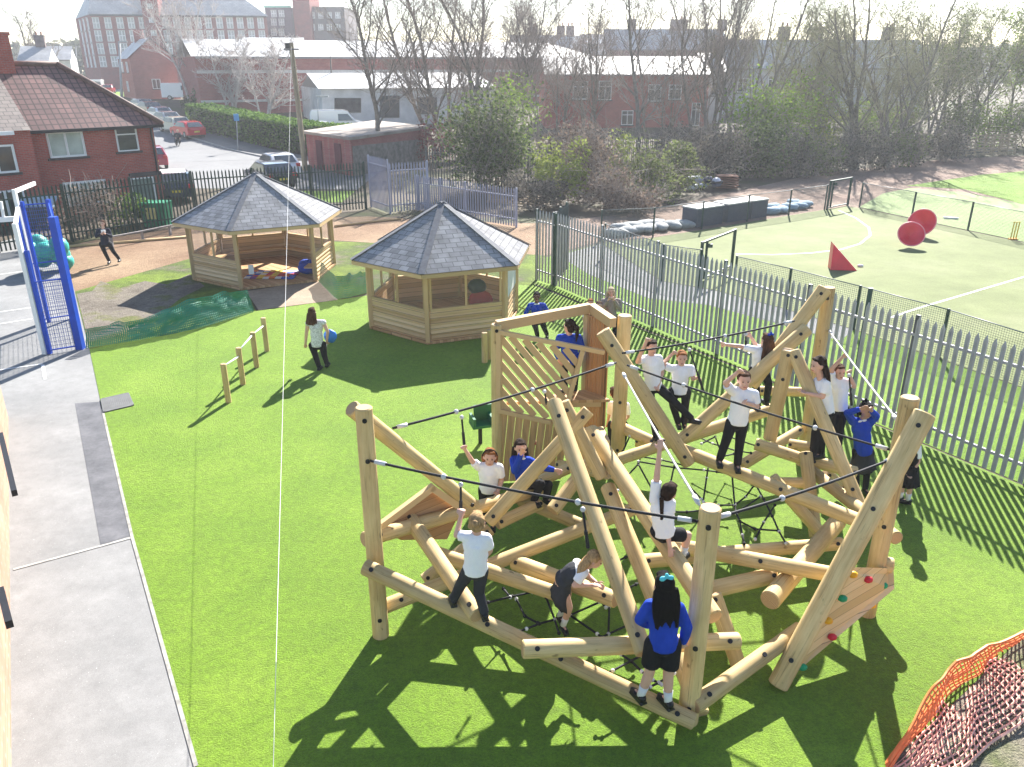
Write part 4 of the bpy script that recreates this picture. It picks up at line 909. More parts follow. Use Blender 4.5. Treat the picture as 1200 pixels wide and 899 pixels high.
# mill in the distance
YM = 165.0; MK = py(106, 20, YM); ME = py(312, 16, YM + 6); MN = py(86, 10, YM + 16)
md = Vector((ME.x - MK.x, ME.y - MK.y, 0)); mL = md.length; md.normalize(); mn = Vector((md.y, -md.x, 0))
ml = Vector((MN.x - MK.x, MN.y - MK.y, 0)); mw = ml.length; ml.normalize(); mln = Vector((-ml.y, ml.x, 0))
if mln.x > 0: mln = -mln
MI = thing('mill_building', 'long five-storey red brick mill with rows of white windows on the skyline', 'mill', (MK.x, MK.y, 2.2), math.atan2(md.y, md.x))
mz = py(106, 17, YM).z
K0 = Vector((MK.x, MK.y, 0)); wallbox(MI, [K0, K0 + md * mL, K0 + md * mL + ml * mw, K0 + ml * mw], 1.5, mz, MILLB)
q = MB(); U3 = Vector((0, 0, 1)); z1 = mz + 6.2
roofpoly(q, [K0 - mn * -.4 - md * .3 + U3 * mz, K0 + mn * .4 + md * (mL + .4) + U3 * mz, K0 + md * (mL - 4.5) + ml * mw / 2 + U3 * z1, K0 + md * 3 + ml * mw / 2 + U3 * z1])
roofpoly(q, [K0 + md * (mL + .4) + mn * .4 + U3 * mz, K0 + md * mL + ml * mw + U3 * mz, K0 + md * (mL - 4.5) + ml * mw / 2 + U3 * z1])
roofpoly(q, [K0 + ml * mw + U3 * mz, K0 + U3 * mz - md * .3, K0 + md * 3 + ml * mw / 2 + U3 * z1]); roofpoly(q, [K0 + md * mL + ml * mw + U3 * mz, K0 + ml * mw + U3 * mz, K0 + md * 3 + ml * mw / 2 + U3 * z1, K0 + md * (mL - 4.5) + ml * mw / 2 + U3 * z1])
q.build('roof', MILLR, MI)
q = MB(); q.bar(K0 + mn * .45 + U3 * (mz - .1), K0 + mn * .45 + md * mL + U3 * (mz - .1), .25, .3); q.build('gutter', GUT, MI)
LINT = mat('stone_lintel', (.55, .53, .50), .8, .15); MG = mat('mill_glass', (.40, .395, .385), .3, .35, .8)
def mwin(parent, A, c, n, w, h):
    f = MB(); A = Vector(A); z = U3
    f.bar(A - c * (w * .58) + z * (h * .47) + n * .1, A + c * (w * .58) + z * (h * .47) + n * .1, .2, h * .1, 0); f.bar(A - c * (w * .55) - z * (h * .5) + n * .1, A + c * (w * .55) - z * (h * .5) + n * .1, .25, h * .07, 0)
    f.quad(A - c * w / 2 - z * h / 2 + n * .04, A + c * w / 2 - z * h / 2 + n * .04, A + c * w / 2 + z * h / 2 + n * .04, A - c * w / 2 + z * h / 2 + n * .04, 1)
    for k in (-.5, 0, .5): f.bar(A + c * k * w - z * h / 2 + n * .08, A + c * k * w + z * h / 2 + n * .08, .12, .08, 2)
    f.bar(A - c * w / 2 + n * .08, A + c * w / 2 + n * .08, .08, .12, 2)
    return f.build('window', [LINT, MG, UPVC], parent)
fr_ = lambda u: (pv(u, 40, MK, ME) - K0).dot(md)
cols = [115, 129, 143, 156, 169, 196, 209, 222, 234, 246, 259, 271, 283, 295, 307]
for v in (27, 42, 57, 72):
    for u in cols:
        s = fr_(u); zc = pv(u, v, MK, ME).z; mwin(MI, K0 + md * s + U3 * zc, md, mn, 1.08, 1.95)
for k, zc in enumerate([pv(110, v, MK, ME).z for v in (27, 42, 57, 72)]):
    for s in (.2, .45, .7): mwin(MI, K0 + ml * mw * s + U3 * zc, ml, mln, 1.2, 2.2)
s = fr_(182); c0 = K0 + md * s
wallbox(MI, [c0 - md * 1.5 + mn * 1.2, c0 + md * 1.5 + mn * 1.2, c0 + md * 1.5 - mn * 3, c0 - md * 1.5 - mn * 3], 1.5, mz + 7.5, MILLB, 'stair_tower')
for v in (8, 24, 39): mwin(MI, c0 + mn * 1.2 + U3 * (pv(183, v, MK, ME).z), md, mn, .9, .9)
# second mill wing
T = thing('mill_wing', 'darker purple brick mill wing with a tower to the right of the long mill', 'mill', tuple(py(320, 60, 178)))
z0 = py(330, 8, 178).z
def fbox(par, u0, u1, v0, y, depth, m, name='wall', zb=1.5):
    a = py(u0, v0, y); c = py(u1, v0, y); return wallbox(par, [(a.x, y, 0), (c.x, y, 0), (c.x, y + depth, 0), (a.x, y + depth, 0)], zb, a.z, m, name)
fbox(T, 310, 342, 9, 178, 12, PURB); fbox(T, 341, 361, -14, 176, 9, MILLB, 'tower'); fbox(T, 361, 403, 8, 178, 14, mat('soot_wall', (.13, .11, .115), .9, .3, .5), 'end_block')
a = py(309, 8, 177.8); c = py(341, 8, 177.8); MB().bar(a, c, .3, .35).build('copper_gutter', mat('copper_green', (.22, .45, .36), .7), T)
for u in (321, 330):
    for v in (16, 26, 38): A = py(u, v, 178); mwin(T, A, Vector((1, 0, 0)), Vector((0, -1, 0)), 1.0, 1.3)
for u in (366, 376, 386, 396):
    for v in (18, 32): A = py(u, v, 178); mwin(T, A, Vector((1, 0, 0)), Vector((0, -1, 0)), .9, 1.2)
A = py(363, 18, 175.9); 
# pub-like brick house before the mill
YP = 118.0; a = py(152, 68, YP); c = py(205, 68, YP + 2); b0 = py(138, 68, YP + 9)
T = thing('brick_house', 'red brick gabled house on the street corner in front of the long mill', 'house', (a.x, a.y, gz(a.x, a.y)))
A0 = Vector((a.x, a.y, 0)); C0 = Vector((c.x, c.y, 0)); D0 = Vector((b0.x, b0.y, 0)); ze = a.z; pk = (A0 + C0) / 2 + U3 * py(183, 45, YP + 1).z
q = MB(); back = D0 - A0
q.add([A0 + U3 * 1.5, C0 + U3 * 1.5, C0 + U3 * ze, pk, A0 + U3 * ze, A0 + back + U3 * 1.5, A0 + back + U3 * ze, pk + back, C0 + back + U3 * ze, C0 + back + U3 * 1.5], [(0, 1, 2, 3, 4), (5, 0, 4, 6), (1, 9, 8, 2), (9, 5, 6, 7, 8)]); q.build('wall', FACB, T)
q = MB(); e_ = (C0 - A0).normalized() * .4; roofpoly(q, [A0 + back + U3 * (ze - .1) - e_, A0 + U3 * (ze - .1) - e_, pk + U3 * .1, pk + back + U3 * .1]); roofpoly(q, [C0 + U3 * (ze - .1) + e_, C0 + back + U3 * (ze - .1) + e_, pk + back + U3 * .1, pk + U3 * .1]); rfp = q.build('roof', SLATE, T)
q = MB(); m_ = pk + back * .75; q.box((m_.x, m_.y, m_.z + .4), (1.3, .8, 1.8), .3); q.build('chimney', FACB, rfp)
bn = back.normalized(); bnn = Vector((-bn.y, bn.x, 0)); bnn = bnn if bnn.x < 0 else -bnn
for s_, zc in ((.3, ze - 1.2), (.7, ze - 1.2), (.5, 3.8)): win(T, A0 + back * s_ + U3 * zc, bn, bnn, 1.3, 1.4)
p = py(180, 88, YP); win(T, (A0 + C0) / 2 + U3 * 4.2, (C0 - A0).normalized(), Vector(((C0 - A0).y, -(C0 - A0).x, 0)).normalized(), 1.1, 1.3)
# long red factory with a white roof
YF = 100.0; T = thing('factory', 'long low red brick factory with a white sheet roof behind the street trees', 'factory', tuple(py(430, 120, YF)))
a = py(228, 66, YF - 6); c = py(700, 62, YF + 16); A0 = Vector((a.x, a.y, 0)); C0 = Vector((c.x, c.y, 0)); ze = a.z; fd = (C0 - A0).normalized(); fn = Vector((fd.y, -fd.x, 0))
wallbox(T, [A0, C0, C0 - fn * 25, A0 - fn * 25], 0, ze, FACB)
q = MB(); roofpoly(q, [A0 + fn * .4 - fd * .4 + U3 * ze, C0 + fn * .4 + U3 * ze, C0 - fn * 14 + U3 * (ze + 2.1), A0 - fn * 14 + U3 * (ze + 2.1)]); roofpoly(q, [A0 - fn * 14 + U3 * (ze + 2.1), C0 - fn * 14 + U3 * (ze + 2.1), C0 - fn * 27 + U3 * ze, A0 - fn * 27 + U3 * ze]); q.build('roof', PALER, T)
q = MB(); q.bar(A0 + fn * .1 + U3 * (ze - 1.6), C0 + fn * .1 + U3 * (ze - 1.6), .1, .32); q.build('stone_band', LINT, T)
q = MB(); q.bar(A0 + fn * .45 + U3 * (ze - .12), C0 + fn * .45 + U3 * (ze - .12), .12, .22); q.build('gutter', mat('grey_gutter', (.2, .19, .19)), T)
q = MB(); q.bar(A0 + fn * .12 + U3 * 2.9, C0 + fn * .12 + U3 * 2.9, .1, .25); q.build('stone_band', LINT, T)
# grey warehouse in front of it
YW = 84.0; T = thing('warehouse', 'pale grey warehouse with dark loading openings behind the parked vans', 'warehouse', tuple(py(450, 150, YW)))
a = py(376, 104, YW); c = py(580, 103, YW + 6); b0 = py(352, 93, YW + 10); A0 = Vector((a.x, a.y, 0)); C0 = Vector((c.x, c.y, 0)); D0 = Vector((b0.x, b0.y, 0)); ze = a.z; back = D0 - A0; fd = (C0 - A0).normalized(); fn = Vector((fd.y, -fd.x, 0))
wallbox(T, [A0, C0, C0 + back, A0 + back], 0, ze, WALLW)
q = MB(); rr_ = back * .5 + U3 * 1.4; roofpoly(q, [A0 + fn * .4 + U3 * ze - fd * .3, C0 + fn * .4 + U3 * ze, C0 + rr_ + U3 * ze, A0 + rr_ + U3 * ze - fd * .3]); roofpoly(q, [A0 + rr_ + U3 * ze, C0 + rr_ + U3 * ze, C0 + back + U3 * ze, A0 + back + U3 * ze])
q.add([A0 + U3 * ze, A0 + rr_ + U3 * ze, A0 + back + U3 * ze], [(0, 1, 2)]); q.build('roof', PALER, T)
for u0, u1, v0, v1 in ((392, 423, 115, 132), (445, 468, 112, 138), (490, 512, 114, 134)):  # dark panels on the wall paint the shade inside the loading openings
    P = [pv(u, v, A0, C0, .05) for u, v in ((u0, v1), (u1, v1), (u1, v0), (u0, v0))]; q = MB(); q.prism(P, .04, nrm=fn); q.build('opening_shade', mat('loading_dark', (.07, .065, .065), .8, .5, 2), T)
# brick garage with flat roof
T = thing('garage', 'low brick garage row with a flat felt roof just behind the dark fence', 'garage', tuple(pz(408, 205)))
ga, gb, gc_, gd = pz(362, 196), pz(414, 207), pz(502, 188), pz(440, 178); gh = 2.3
wallbox(T, [ga, gb, gc_, gd], 0, gh, brick('garage_brick', (.30, .07, .07), (.38, .11, .10), (.3, .2, .18)))
q = MB(); cen_ = (ga + gb + gc_ + gd) / 4; q.prism([(cen_ + (p - cen_) * 1.06) + U3 * gh for p in (ga, gb, gc_, gd)], .18, nrm=(0, 0, 1)); q.build('roof', mat('felt_roof', (.30, .25, .21), .85, .35, .6), T)
gdn = (gb - ga).normalized()
for s in (.3, .72): A = ga.lerp(gb, s); MB().prism([A - gdn * .45 + Vector((gdn.y, -gdn.x, 0)) * .03, A + gdn * .45 + Vector((gdn.y, -gdn.x, 0)) * .03, A + gdn * .45 + Vector((gdn.y, -gdn.x, 0)) * .03 + U3 * 1.95, A - gdn * .45 + Vector((gdn.y, -gdn.x, 0)) * .03 + U3 * 1.95], .03, nrm=(gdn.y, -gdn.x, 0)).build('door', mat('maroon_door', (.10, .02, .03)), T)
gbn = (gc_ - gb).normalized(); MB().prism([gb + gbn * .1 + Vector((gbn.y, -gbn.x, 0)) * .02, gc_ - gbn * .1 + Vector((gbn.y, -gbn.x, 0)) * .02, gc_ - gbn * .1 + Vector((gbn.y, -gbn.x, 0)) * .02 + U3 * 1.6, gb + gbn * .1 + Vector((gbn.y, -gbn.x, 0)) * .02 + U3 * 1.9], .04, nrm=(gbn.y, -gbn.x, 0)).build('rubble_face', mat('rubble_grey', (.20, .18, .16), .9, .5, 3, .6), T)
# terraces beyond the scrub
def terrace(label, u0, u1, ve, vr, y, wm, rm, wins, chim=(), dx=0.0, depth=7, zb=0.0, cat='house', gl=None):
    a = py(u0, ve, y); c = py(u1, ve, y + dx); A0 = Vector((a.x, a.y, 0)); C0 = Vector((c.x, c.y, 0)); ze = a.z; d = (C0 - A0).normalized(); n = Vector((d.y, -d.x, 0)); zr = py((u0 + u1) / 2, vr, y + depth / 2).z
    T = thing('terraced_house', label, cat, (A0.x, A0.y, gz(A0.x, A0.y))); wallbox(T, [A0, C0, C0 - n * depth, A0 - n * depth], zb, ze, wm)
    q = MB(); roofpoly(q, [A0 + n * .3 - d * .2 + U3 * ze, C0 + n * .3 + d * .2 + U3 * ze, C0 - n * depth / 2 + d * .2 + U3 * zr, A0 - n * depth / 2 - d * .2 + U3 * zr]); roofpoly(q, [C0 - n * (depth + .3) + U3 * ze, A0 - n * (depth + .3) + U3 * ze, A0 - n * depth / 2 + U3 * zr, C0 - n * depth / 2 + U3 * zr])
    q.add([A0 + U3 * ze, A0 - n * depth / 2 + U3 * zr, A0 - n * depth + U3 * ze], [(0, 1, 2)], 1); q.add([C0 + U3 * ze, C0 - n * depth / 2 + U3 * zr, C0 - n * depth + U3 * ze], [(0, 2, 1)], 1); r_ = q.build('roof', [rm, wm], T)
    q = MB(); q.bar(A0 + n * .33 + U3 * (ze - .08), C0 + n * .33 + U3 * (ze - .08), .1, .14); q.build('gutter', mat('grey_gutter', (.2, .19, .19)), r_)
    for u in chim:
        p = pv(u, vr, A0 - n * depth / 2, C0 - n * depth / 2); q = MB(); q.box((p.x, p.y, zr + .5), (1.2, .7, 1.5), math.atan2(d.y, d.x)); q.box((p.x, p.y, zr + 1.3), (1.3, .8, .12), math.atan2(d.y, d.x)); ch = q.build('chimney', mat('sooty_stack', (.16, .12, .115), .9, .4, 2), r_)
        for k in (-.3, .3): MB().tube([Vector((p.x, p.y, zr + 1.35)) + d * k, Vector((p.x, p.y, zr + 1.8)) + d * k], .12, 7).build('chimney_pot', mat('terracotta', (.32, .12, .07)), ch)
    for u, v, w, h in wins: win(T, pv(u, v, A0, C0), d, n, w, h, mv=0 if w < .9 else 1, mh=1, glass=gl)
    return T
terrace('red brick terrace with white windows seen through the bare trees', 640, 832, 87, 66, 84, REDB, PALER, ((767, 109, 1.3, 1.6), (791, 108, 1.3, 1.4), (680, 106, 1.5, 1.7), (709, 106, 1.3, 1.8), (815, 134, .9, 2.2), (735, 138, 1.2, 1.4)), (), 1)
terrace('white rendered house end between the red terrace and the grey terrace', 826, 850, 84, 62, 88, WALLW, SLATE, ((838, 104, .8, 1.3),), (840,), 0)
terrace('long grey rendered terrace under pale slate roofs on the right', 852, 1090, 80, 46, 96, GREYR, SLATE, ((905, 96, 1.0, 1.3), (944, 98, 1.0, 1.3), (966, 90, .9, .9), (1002, 95, 1.0, 1.2), (1020, 118, 1.2, 1.4), (1050, 96, 1.0, 1.3), (870, 100, 1.2, 1.5)), (918, 957, 1040), 3)
terrace('dark slate roofed row far behind the red terrace', 602, 700, 62, 41, 132, mat('dull_brick', (.22, .12, .11), .9, .3, .7), SLATE, (), (657, 668, 625), 2, zb=1)
terrace('red gabled house poking up behind the red terrace', 684, 708, 64, 40, 122, FACB, SLATE, ((696, 56, 1.0, 1.2),), (), 0, 8, 1)
terrace('grey roofed row with tall chimneys behind the middle trees', 712, 852, 58, 34, 128, mat('dull_brick', (.22, .12, .11)), SLATE, (), (740, 790, 800, 846), 1, zb=1)
terrace('far grey row left of the red brick house chimney', 22, 56, 72, 54, 112, WALLW, SLATE, ((30, 80, 1.0, 1.2), (45, 80, 1.0, 1.2)), (48,), 1)
terrace('second far grey row next to the mill end wall', 56, 82, 70, 54, 130, WALLW, SLATE, ((66, 78, 1.0, 1.2),), (), 1, 7, 1)
terrace('low slate roofed outhouse row below the mill windows', 282, 352, 50, 44, 140, WALLW, PALER, ((300, 56, 1.0, 1.0), (325, 56, 1.0, 1.0)), (), 1, 7, 1)
# school building edge at the left border
SB = thing('school_wall', 'brick school wall with black pipe rails at the left edge', 'wall', (-8.4, 10, 0))
wl_a, wl_b = pz(14, 930), pz(10, 500)
SBR = brick('school_brick', (.36, .19, .12), (.44, .26, .17), (.34, .27, .22), soot=(.2, .1, .07))
d = (wl_b - wl_a).normalized(); n = Vector((-d.y, d.x, 0)); e0 = wl_a - d * 3; e1 = wl_b + d * .5
wallbox(SB, [e0, e1, e1 + n * 1.2, e0 + n * 1.2], 0, 1.15, SBR)
MB().prism([e0 - n * .03 + U3 * 1.15, e1 - n * .03 + U3 * 1.15, e1 + n * 1.23 + U3 * 1.15, e0 + n * 1.23 + U3 * 1.15], .06, nrm=(0, 0, 1)).build('coping', mat('brick_coping', (.15, .095, .072), .9, .45, 7, .5, 30), SB)
for v0, v1 in ((510, 578), (692, 732)):
    a = pz(1, v0, 1.4); c = pz(17 if v0 < 600 else 11, v1, 1.4); q = MB(); q.bar(a, c, .07, .09); q.build('black_rail', BLK, SB)
# blue mesh ball court panel with white posts on the left
BLU = mat('blue_steel', (.01, .06, .42), .4, .15, 3); BMESH = netmat('blue_mesh', (.05, .10, .38), (.05, .10), .009)
GT = thing('ball_court_goal', 'blue mesh ball court goal panel with white posts on the tarmac', 'goal', tuple(pz(70, 412)))
ga1 = pz(53, 415); ga2 = pz(95, 409); gb1 = pz(52, 378); gb2 = pz(86, 373)
h1 = py(18, 262, ga1.y).z; h2 = py(62, 254, ga2.y).z; h3 = py(22, 222, gb1.y).z
def gpost(p, h, w, m, nm): MB().box((p.x, p.y, h / 2), (w, w, h)).build(nm, m, GT)
gpost(ga1, h1, .10, WHT, 'white_post'); gpost(ga1 + Vector((.11, .03, 0)), h1 * .8, .09, BLU, 'post'); gpost(ga2, h2, .17, BLU, 'post'); gpost(gb1, h3, .09, WHT, 'white_post'); gpost(gb1 + Vector((.12, .03, 0)), h2, .08, BLU, 'post'); gpost(gb2, h2, .10, BLU, 'post')
def meshpan(a, c, z0, z1, mid=True):
    L = (c - a).length; q = MB(); q.add([a + U3 * z0, c + U3 * z0, c + U3 * z1, a + U3 * z1], [(0, 1, 2, 3)], 0, [[(0, z0), (L, z0), (L, z1), (0, z1)]]); q.build('mesh_panel', BMESH, GT)
    for z in ((z0, (z0 + z1) / 2, z1) if mid else (z0, z1)): MB().bar(a + U3 * z, c + U3 * z, .03, .03).build('rail', BLU, GT)
meshpan(ga1 + Vector((.12, 0, 0)), ga2, .1, h2 * .55, False); meshpan(gb1, gb2, .1, h2 - .1); meshpan(ga2, gb2, .1, h2 - .1)
MB().bar(ga1 + U3 * (h1 - .06), gb1 + U3 * (h1 - .06), .08, .08).build('white_bar', WHT, GT); MB().bar(gb1 + U3 * (h3 - .06), gb1 + Vector((-.35, 1.6, h3 - .06)), .06, .1).build('white_bar', WHT, GT)
q = MB(); e1 = py(24, 256, gb1.y); e0 = py(-6, 258, gb1.y); q.bar(e0, e1, .08, .13); q.bar(e0 + Vector((.25, 0, 0)), py(1, 236, gb1.y), .06, .06); q.build('backboard_frame', WHT, GT)
for k in range(4): MB().bar(ga1.lerp(gb1, .2 + k * .2) + U3 * .9, ga1.lerp(gb1, .2 + k * .2) + U3 * (h1 - .1), .03, .03).build('bar', BLU, GT)
q = MB(); rr = random.Random(3); cp = pz(60, 318)
for k in range(9): q.ell((cp.x + rr.uniform(-.45, .45), cp.y + rr.uniform(-.4, .4), .45 + rr.uniform(-.25, .55)), (rr.uniform(.25, .45), .35, rr.uniform(.25, .45)), seg=10, ring=7)
tag(q.build('sheeted_heap', mat('teal_sheet', (.03, .33, .27), .45, .35, 4, .5), smooth=True), 'heap covered by a teal plastic sheet behind the blue mesh goal', 'heap')
GB = thing('wheelie_bin', 'green recycling box with yellow stickers behind the green fence', 'bin', tuple(pz(182, 268)))
p = pz(182, 266); MB().prism([(p.x - .5, p.y, 0), (p.x + .5, p.y, 0), (p.x + .58, p.y, 1.0), (p.x - .58, p.y, 1.0)], .8, nrm=(0, 1, 0)).build('body', mat('bin_green', (.02, .22, .11), .5), GB); MB().box((p.x - .1, p.y - .03, .6), (.5, .03, .5)).build('sticker', mat('bin_yellow', (.7, .6, .25), .6), GB); MB().box((p.x, p.y + .4, 1.03), (1.2, .9, .07)).build('lid', mat('bin_green', (.02, .22, .11)), GB)

# telegraph pole with its wire
T = thing('telegraph_pole', 'leaning wooden telegraph pole by the green fence with a wire to the school', 'pole', tuple(pz(358, 200)))
pb = pz(358, 200); ptp = py(341, 50, pb.y); MB().tube([pb, ptp], [.19, .15], 10).build('shaft', wood_log('pole_wood', (.20, .165, .10), (.33, .28, .19)), T)
q = MB(); q.box(tuple(ptp - U3 * .25 + Vector((-.2, 0, 0))), (.35, .25, .45)); q.build('junction_box', BLK, T); q = MB(); q.bar(ptp - U3 * .4 - Vector((.5, .1, 0)), ptp - U3 * .4 + Vector((.5, -.1, 0)), .1, .1); q.build('cross_arm', mat('grey_timber', (.22, .2, .19)), T)
e = py(318, 985, 4.6); w_ = MB(); w_.tube([(ptp - U3 * .2).lerp(e, i / 30) - U3 * (.12 * 4 * (i / 30) * (1 - i / 30)) for i in range(31)], .0032, 5); w_.build('wire', mat('white_cable', (.7, .7, .68), .5), T, True)
# street lamps, poles, sign
def lamp(label, u, v, vt, m=None, r=.07, head=False, name='street_lamp', cat='lamp', y=None):
    p = pg(u, v); t = py(u - (v - vt) * .05, vt, p.y); T = thing(name, label, cat, tuple(p)); MB().tube([p, p.lerp(t, .25), t], [r * 1.4, r, r * .8], 8).build('shaft', m or mat('lamp_grey', (.33, .34, .34), .5), T, True)
    if head: MB().box((t.x + .5, t.y, t.z), (1.1, .25, .14)).build('lamp_head', m or mat('lamp_grey', (.33, .34, .34)), T)
    return T
lamp('tall grey street lamp column standing at the junction before the mill', 143, 118, 49, r=.16, head=True); lamp('slim grey lamp column left of the tall street lamp', 91, 98, 55, r=.13, head=True)
lamp('dark wooden pole beside the far white van', 103, 100, 50, mat('dark_pole', (.1, .085, .07)), .15, name='utility_pole', cat='pole'); lamp('thin pale column in front of the gabled brick house', 199, 108, 50, r=.1, head=True); lamp('short leaning column by the gabled brick house', 187, 106, 60, r=.09)
lamp('thin rusty post standing in the warehouse yard', 391, 142, 66, mat('dark_pole', (.1, .085, .07)), .09, name='utility_pole', cat='pole'); lamp('thin pale lamp post with a small head by the parked vans', 374, 160, 113, r=.05, head=True)
T = lamp('blue and white street sign on a grey post beside the hedge', 279, 178, 133, r=.045, name='street_sign', cat='sign'); p = pg(279, 178); t = py(277, 136, p.y); MB().box((t.x, t.y - .08, t.z - .1), (.42, .03, .55)).build('sign_plate', mat('sign_blue', (.05, .25, .5), .4), T)

# ------------------------------------------------------------------ vehicles
TYRE = mat('tyre', (.02, .02, .02), .9); RIM = mat('alloy_rim', (.4, .4, .42), .3, metal=.8); CGL = mat('car_glass', (.03, .04, .05), .05, spec=.9); LRED = mat('tail_light', (.45, .01, .01), .3); LWH = mat('head_light', (.7, .7, .68), .2); PLATE = mat('number_plate', (.7, .55, .05), .5)
def car(label, pos, rz, col, van=False, s=1.0, roof=None, group=None, name='parked_car', cat='car'):
    T = thing(name, label, cat, (0, 0, 0), 0, group)
    P = mat('paint_%s' % name + str(col), col, .25, .03, 2, coat=1.0)
    if van: prof = [(-2.5, .35), (2.35, .35), (2.45, .75), (2.4, 1.05), (1.75, 1.22), (1.05, 2.05), (.6, 2.2), (-2.35, 2.2), (-2.5, 1.9)]; W_ = .95; gl0 = 1.15
    else: prof = [(-2.05, .32), (2.0, .32), (2.1, .6), (2.02, .82), (1.15, .96), (.35, 1.42), (-.2, 1.5), (-1.35, 1.42), (-1.95, .98), (-2.1, .8)]; W_ = .88; gl0 = .92
    q = MB(); vs = []; n = len(prof); lay = [(-1, .9), (-.9, 1), (.9, 1), (1, .9)]
    for f, k in ((-1.0, .0), (-.94, 1), (.94, 1), (1.0, 0)):
        for x, z in prof:
            tum = 1 - .16 * max(0, (z - gl0)) / (.6 if not van else 1.6); c_ = .96 if k == 0 else 1
            vs.append((x * c_, W_ * f * tum, (z - .7) * (c_) + .7))
    fs = [(i + j * n, (i + 1) % n + j * n, (i + 1) % n + (j + 1) * n, i + (j + 1) * n) for j in range(3) for i in range(n)] + [tuple(range(n)), tuple(reversed(range(3 * n, 4 * n)))]
    q.add(vs, fs); body = smooth_by_angle(q.build('body', P, T), 30)
    def glz(nm, *p): MB().quad(*[(x * 1.012 if abs(x) > 1 else x, y * 1.02, z + .012) for x, y, z in p]).build(nm, CGL, T)
    if van:
        glz('windscreen', (1.70, -.74, 1.28), (1.70, .74, 1.28), (1.10, .66, 2.0), (1.10, -.66, 2.0)); glz('rear_window', (-2.515, -.7, 1.3), (-2.515, .7, 1.3), (-2.46, .62, 1.95), (-2.46, -.62, 1.95))
        for s_ in (-1, 1): glz('side_window', (.1, s_ * .945, 1.25), (1.5, s_ * .945, 1.25), (1.0, s_ * .885, 1.85), (.1, s_ * .885, 1.85))
    else:
        glz('windscreen', (1.12, -.70, 1.0), (1.12, .70, 1.0), (.40, .62, 1.42), (.40, -.62, 1.42)); glz('rear_window', (-1.96, -.66, 1.02), (-1.96, .66, 1.02), (-1.42, .58, 1.41), (-1.42, -.58, 1.41))
        for s_ in (-1, 1): glz('side_window', (-1.6, s_ * .865, 1.0), (.9, s_ * .865, 1.0), (.25, s_ * .785, 1.38), (-1.25, s_ * .785, 1.38))
    xw = 1.5 if van else 1.3
    for x in (-xw, xw):
        for s_ in (-1, 1):
            w = MB(); w.tube([(x, s_ * (W_ - .18), .32), (x, s_ * (W_ + .015), .32)], .32, 16, bev=.03); wo = w.build('wheel', TYRE, T); w = MB(); w.tube([(x, s_ * (W_ - .02), .32), (x, s_ * (W_ + .025), .32)], .19, 12); w.build('rim', RIM, wo)
    xe = 2.5 if van else 2.06
    for s_ in (-1, 1):
        MB().box((-xe + .01, s_ * .72, .86 if not van else 1.0), (.1, .26, .2 if not van else .4)).build('tail_light', LRED, T); MB().box((xe - .12, s_ * .68, .72), (.2, .3, .16)).build('head_light', LWH, T)
    MB().box((-xe - .02, 0, .62), (.03, .5, .12)).build('number_plate', PLATE, T)
    if roof: MB().prism([(.3, -.64, 1.455), (.3, .64, 1.455), (-1.3, .6, 1.44), (-1.3, -.6, 1.44)], .05, nrm=(0, 0, 1)).build('roof_panel', mat('roof_white', (.75, .75, .75), .3), T)
    T.location = pos; T.rotation_euler = (0, 0, rz); T.scale = (s, s, s); return T
WCAR = (.82, .82, .82); g_ = lambda u, v: tuple(pg(u, v))
av = math.atan2(22, -21)           # heading of the avenue
gk = 'cars parked along the street'
car('white hatchback parked behind the dark fence left of the telegraph pole', g_(326, 206), 2.15, WCAR, group=gk)
car('dark blue car with a white roof parked behind the fence beside the brick house', g_(207, 232), 2.0, (.015, .035, .06), roof=True, group=gk)
car('dark red car half hidden behind the corner of the brick house', g_(178, 196), 2.1, (.35, .01, .04), group=gk)
car('bright red hatchback parked at the front of the avenue row', g_(221, 161), av, (.62, .01, .025), group=gk)
car('cream hatchback parked second in the avenue row behind the red one', g_(206, 155), av, (.55, .56, .45), group=gk)
car('silver car parked third in the avenue row', g_(195, 148), av, (.40, .41, .42), group=gk)
car('white car parked fourth in the avenue row', g_(187, 142), av, WCAR, group=gk)
car('dark grey car parked at the far end of the avenue row', g_(175, 135), av, (.06, .06, .07), group=gk)
car('pale car farthest along the avenue row at the junction', g_(166, 131), av, (.5, .5, .5), group=gk)
car('white van parked across the junction before the bare street trees', g_(214, 117), .25, WCAR, True, group=gk, name='parked_van', cat='van')
car('tall white van driving away in front of the mill end', g_(117, 109), 1.9, WCAR, True, group=gk, name='parked_van', cat='van')
car('small red car just right of the tall white van', g_(128, 110), 1.9, (.5, .02, .03), group=gk)
car('dark blue car standing before the gabled brick house', g_(162, 110), .2, (.02, .03, .10), group=gk)
car('big white van parked in the warehouse yard, the farther of two', (py(396, 150, 80).x, 80, gz(0, 80)), .2, WCAR, True, group=gk, name='parked_van', cat='van')
car('low white pickup parked in front of the big white van', (py(380, 155, 77).x, 76.5, gz(0, 76.5)), .15, WCAR, False, 1.05, group=gk)
car('dark car parked just behind the open gazebo beyond the fence', g_(318, 218), 2.2, (.03, .03, .05), group=gk)

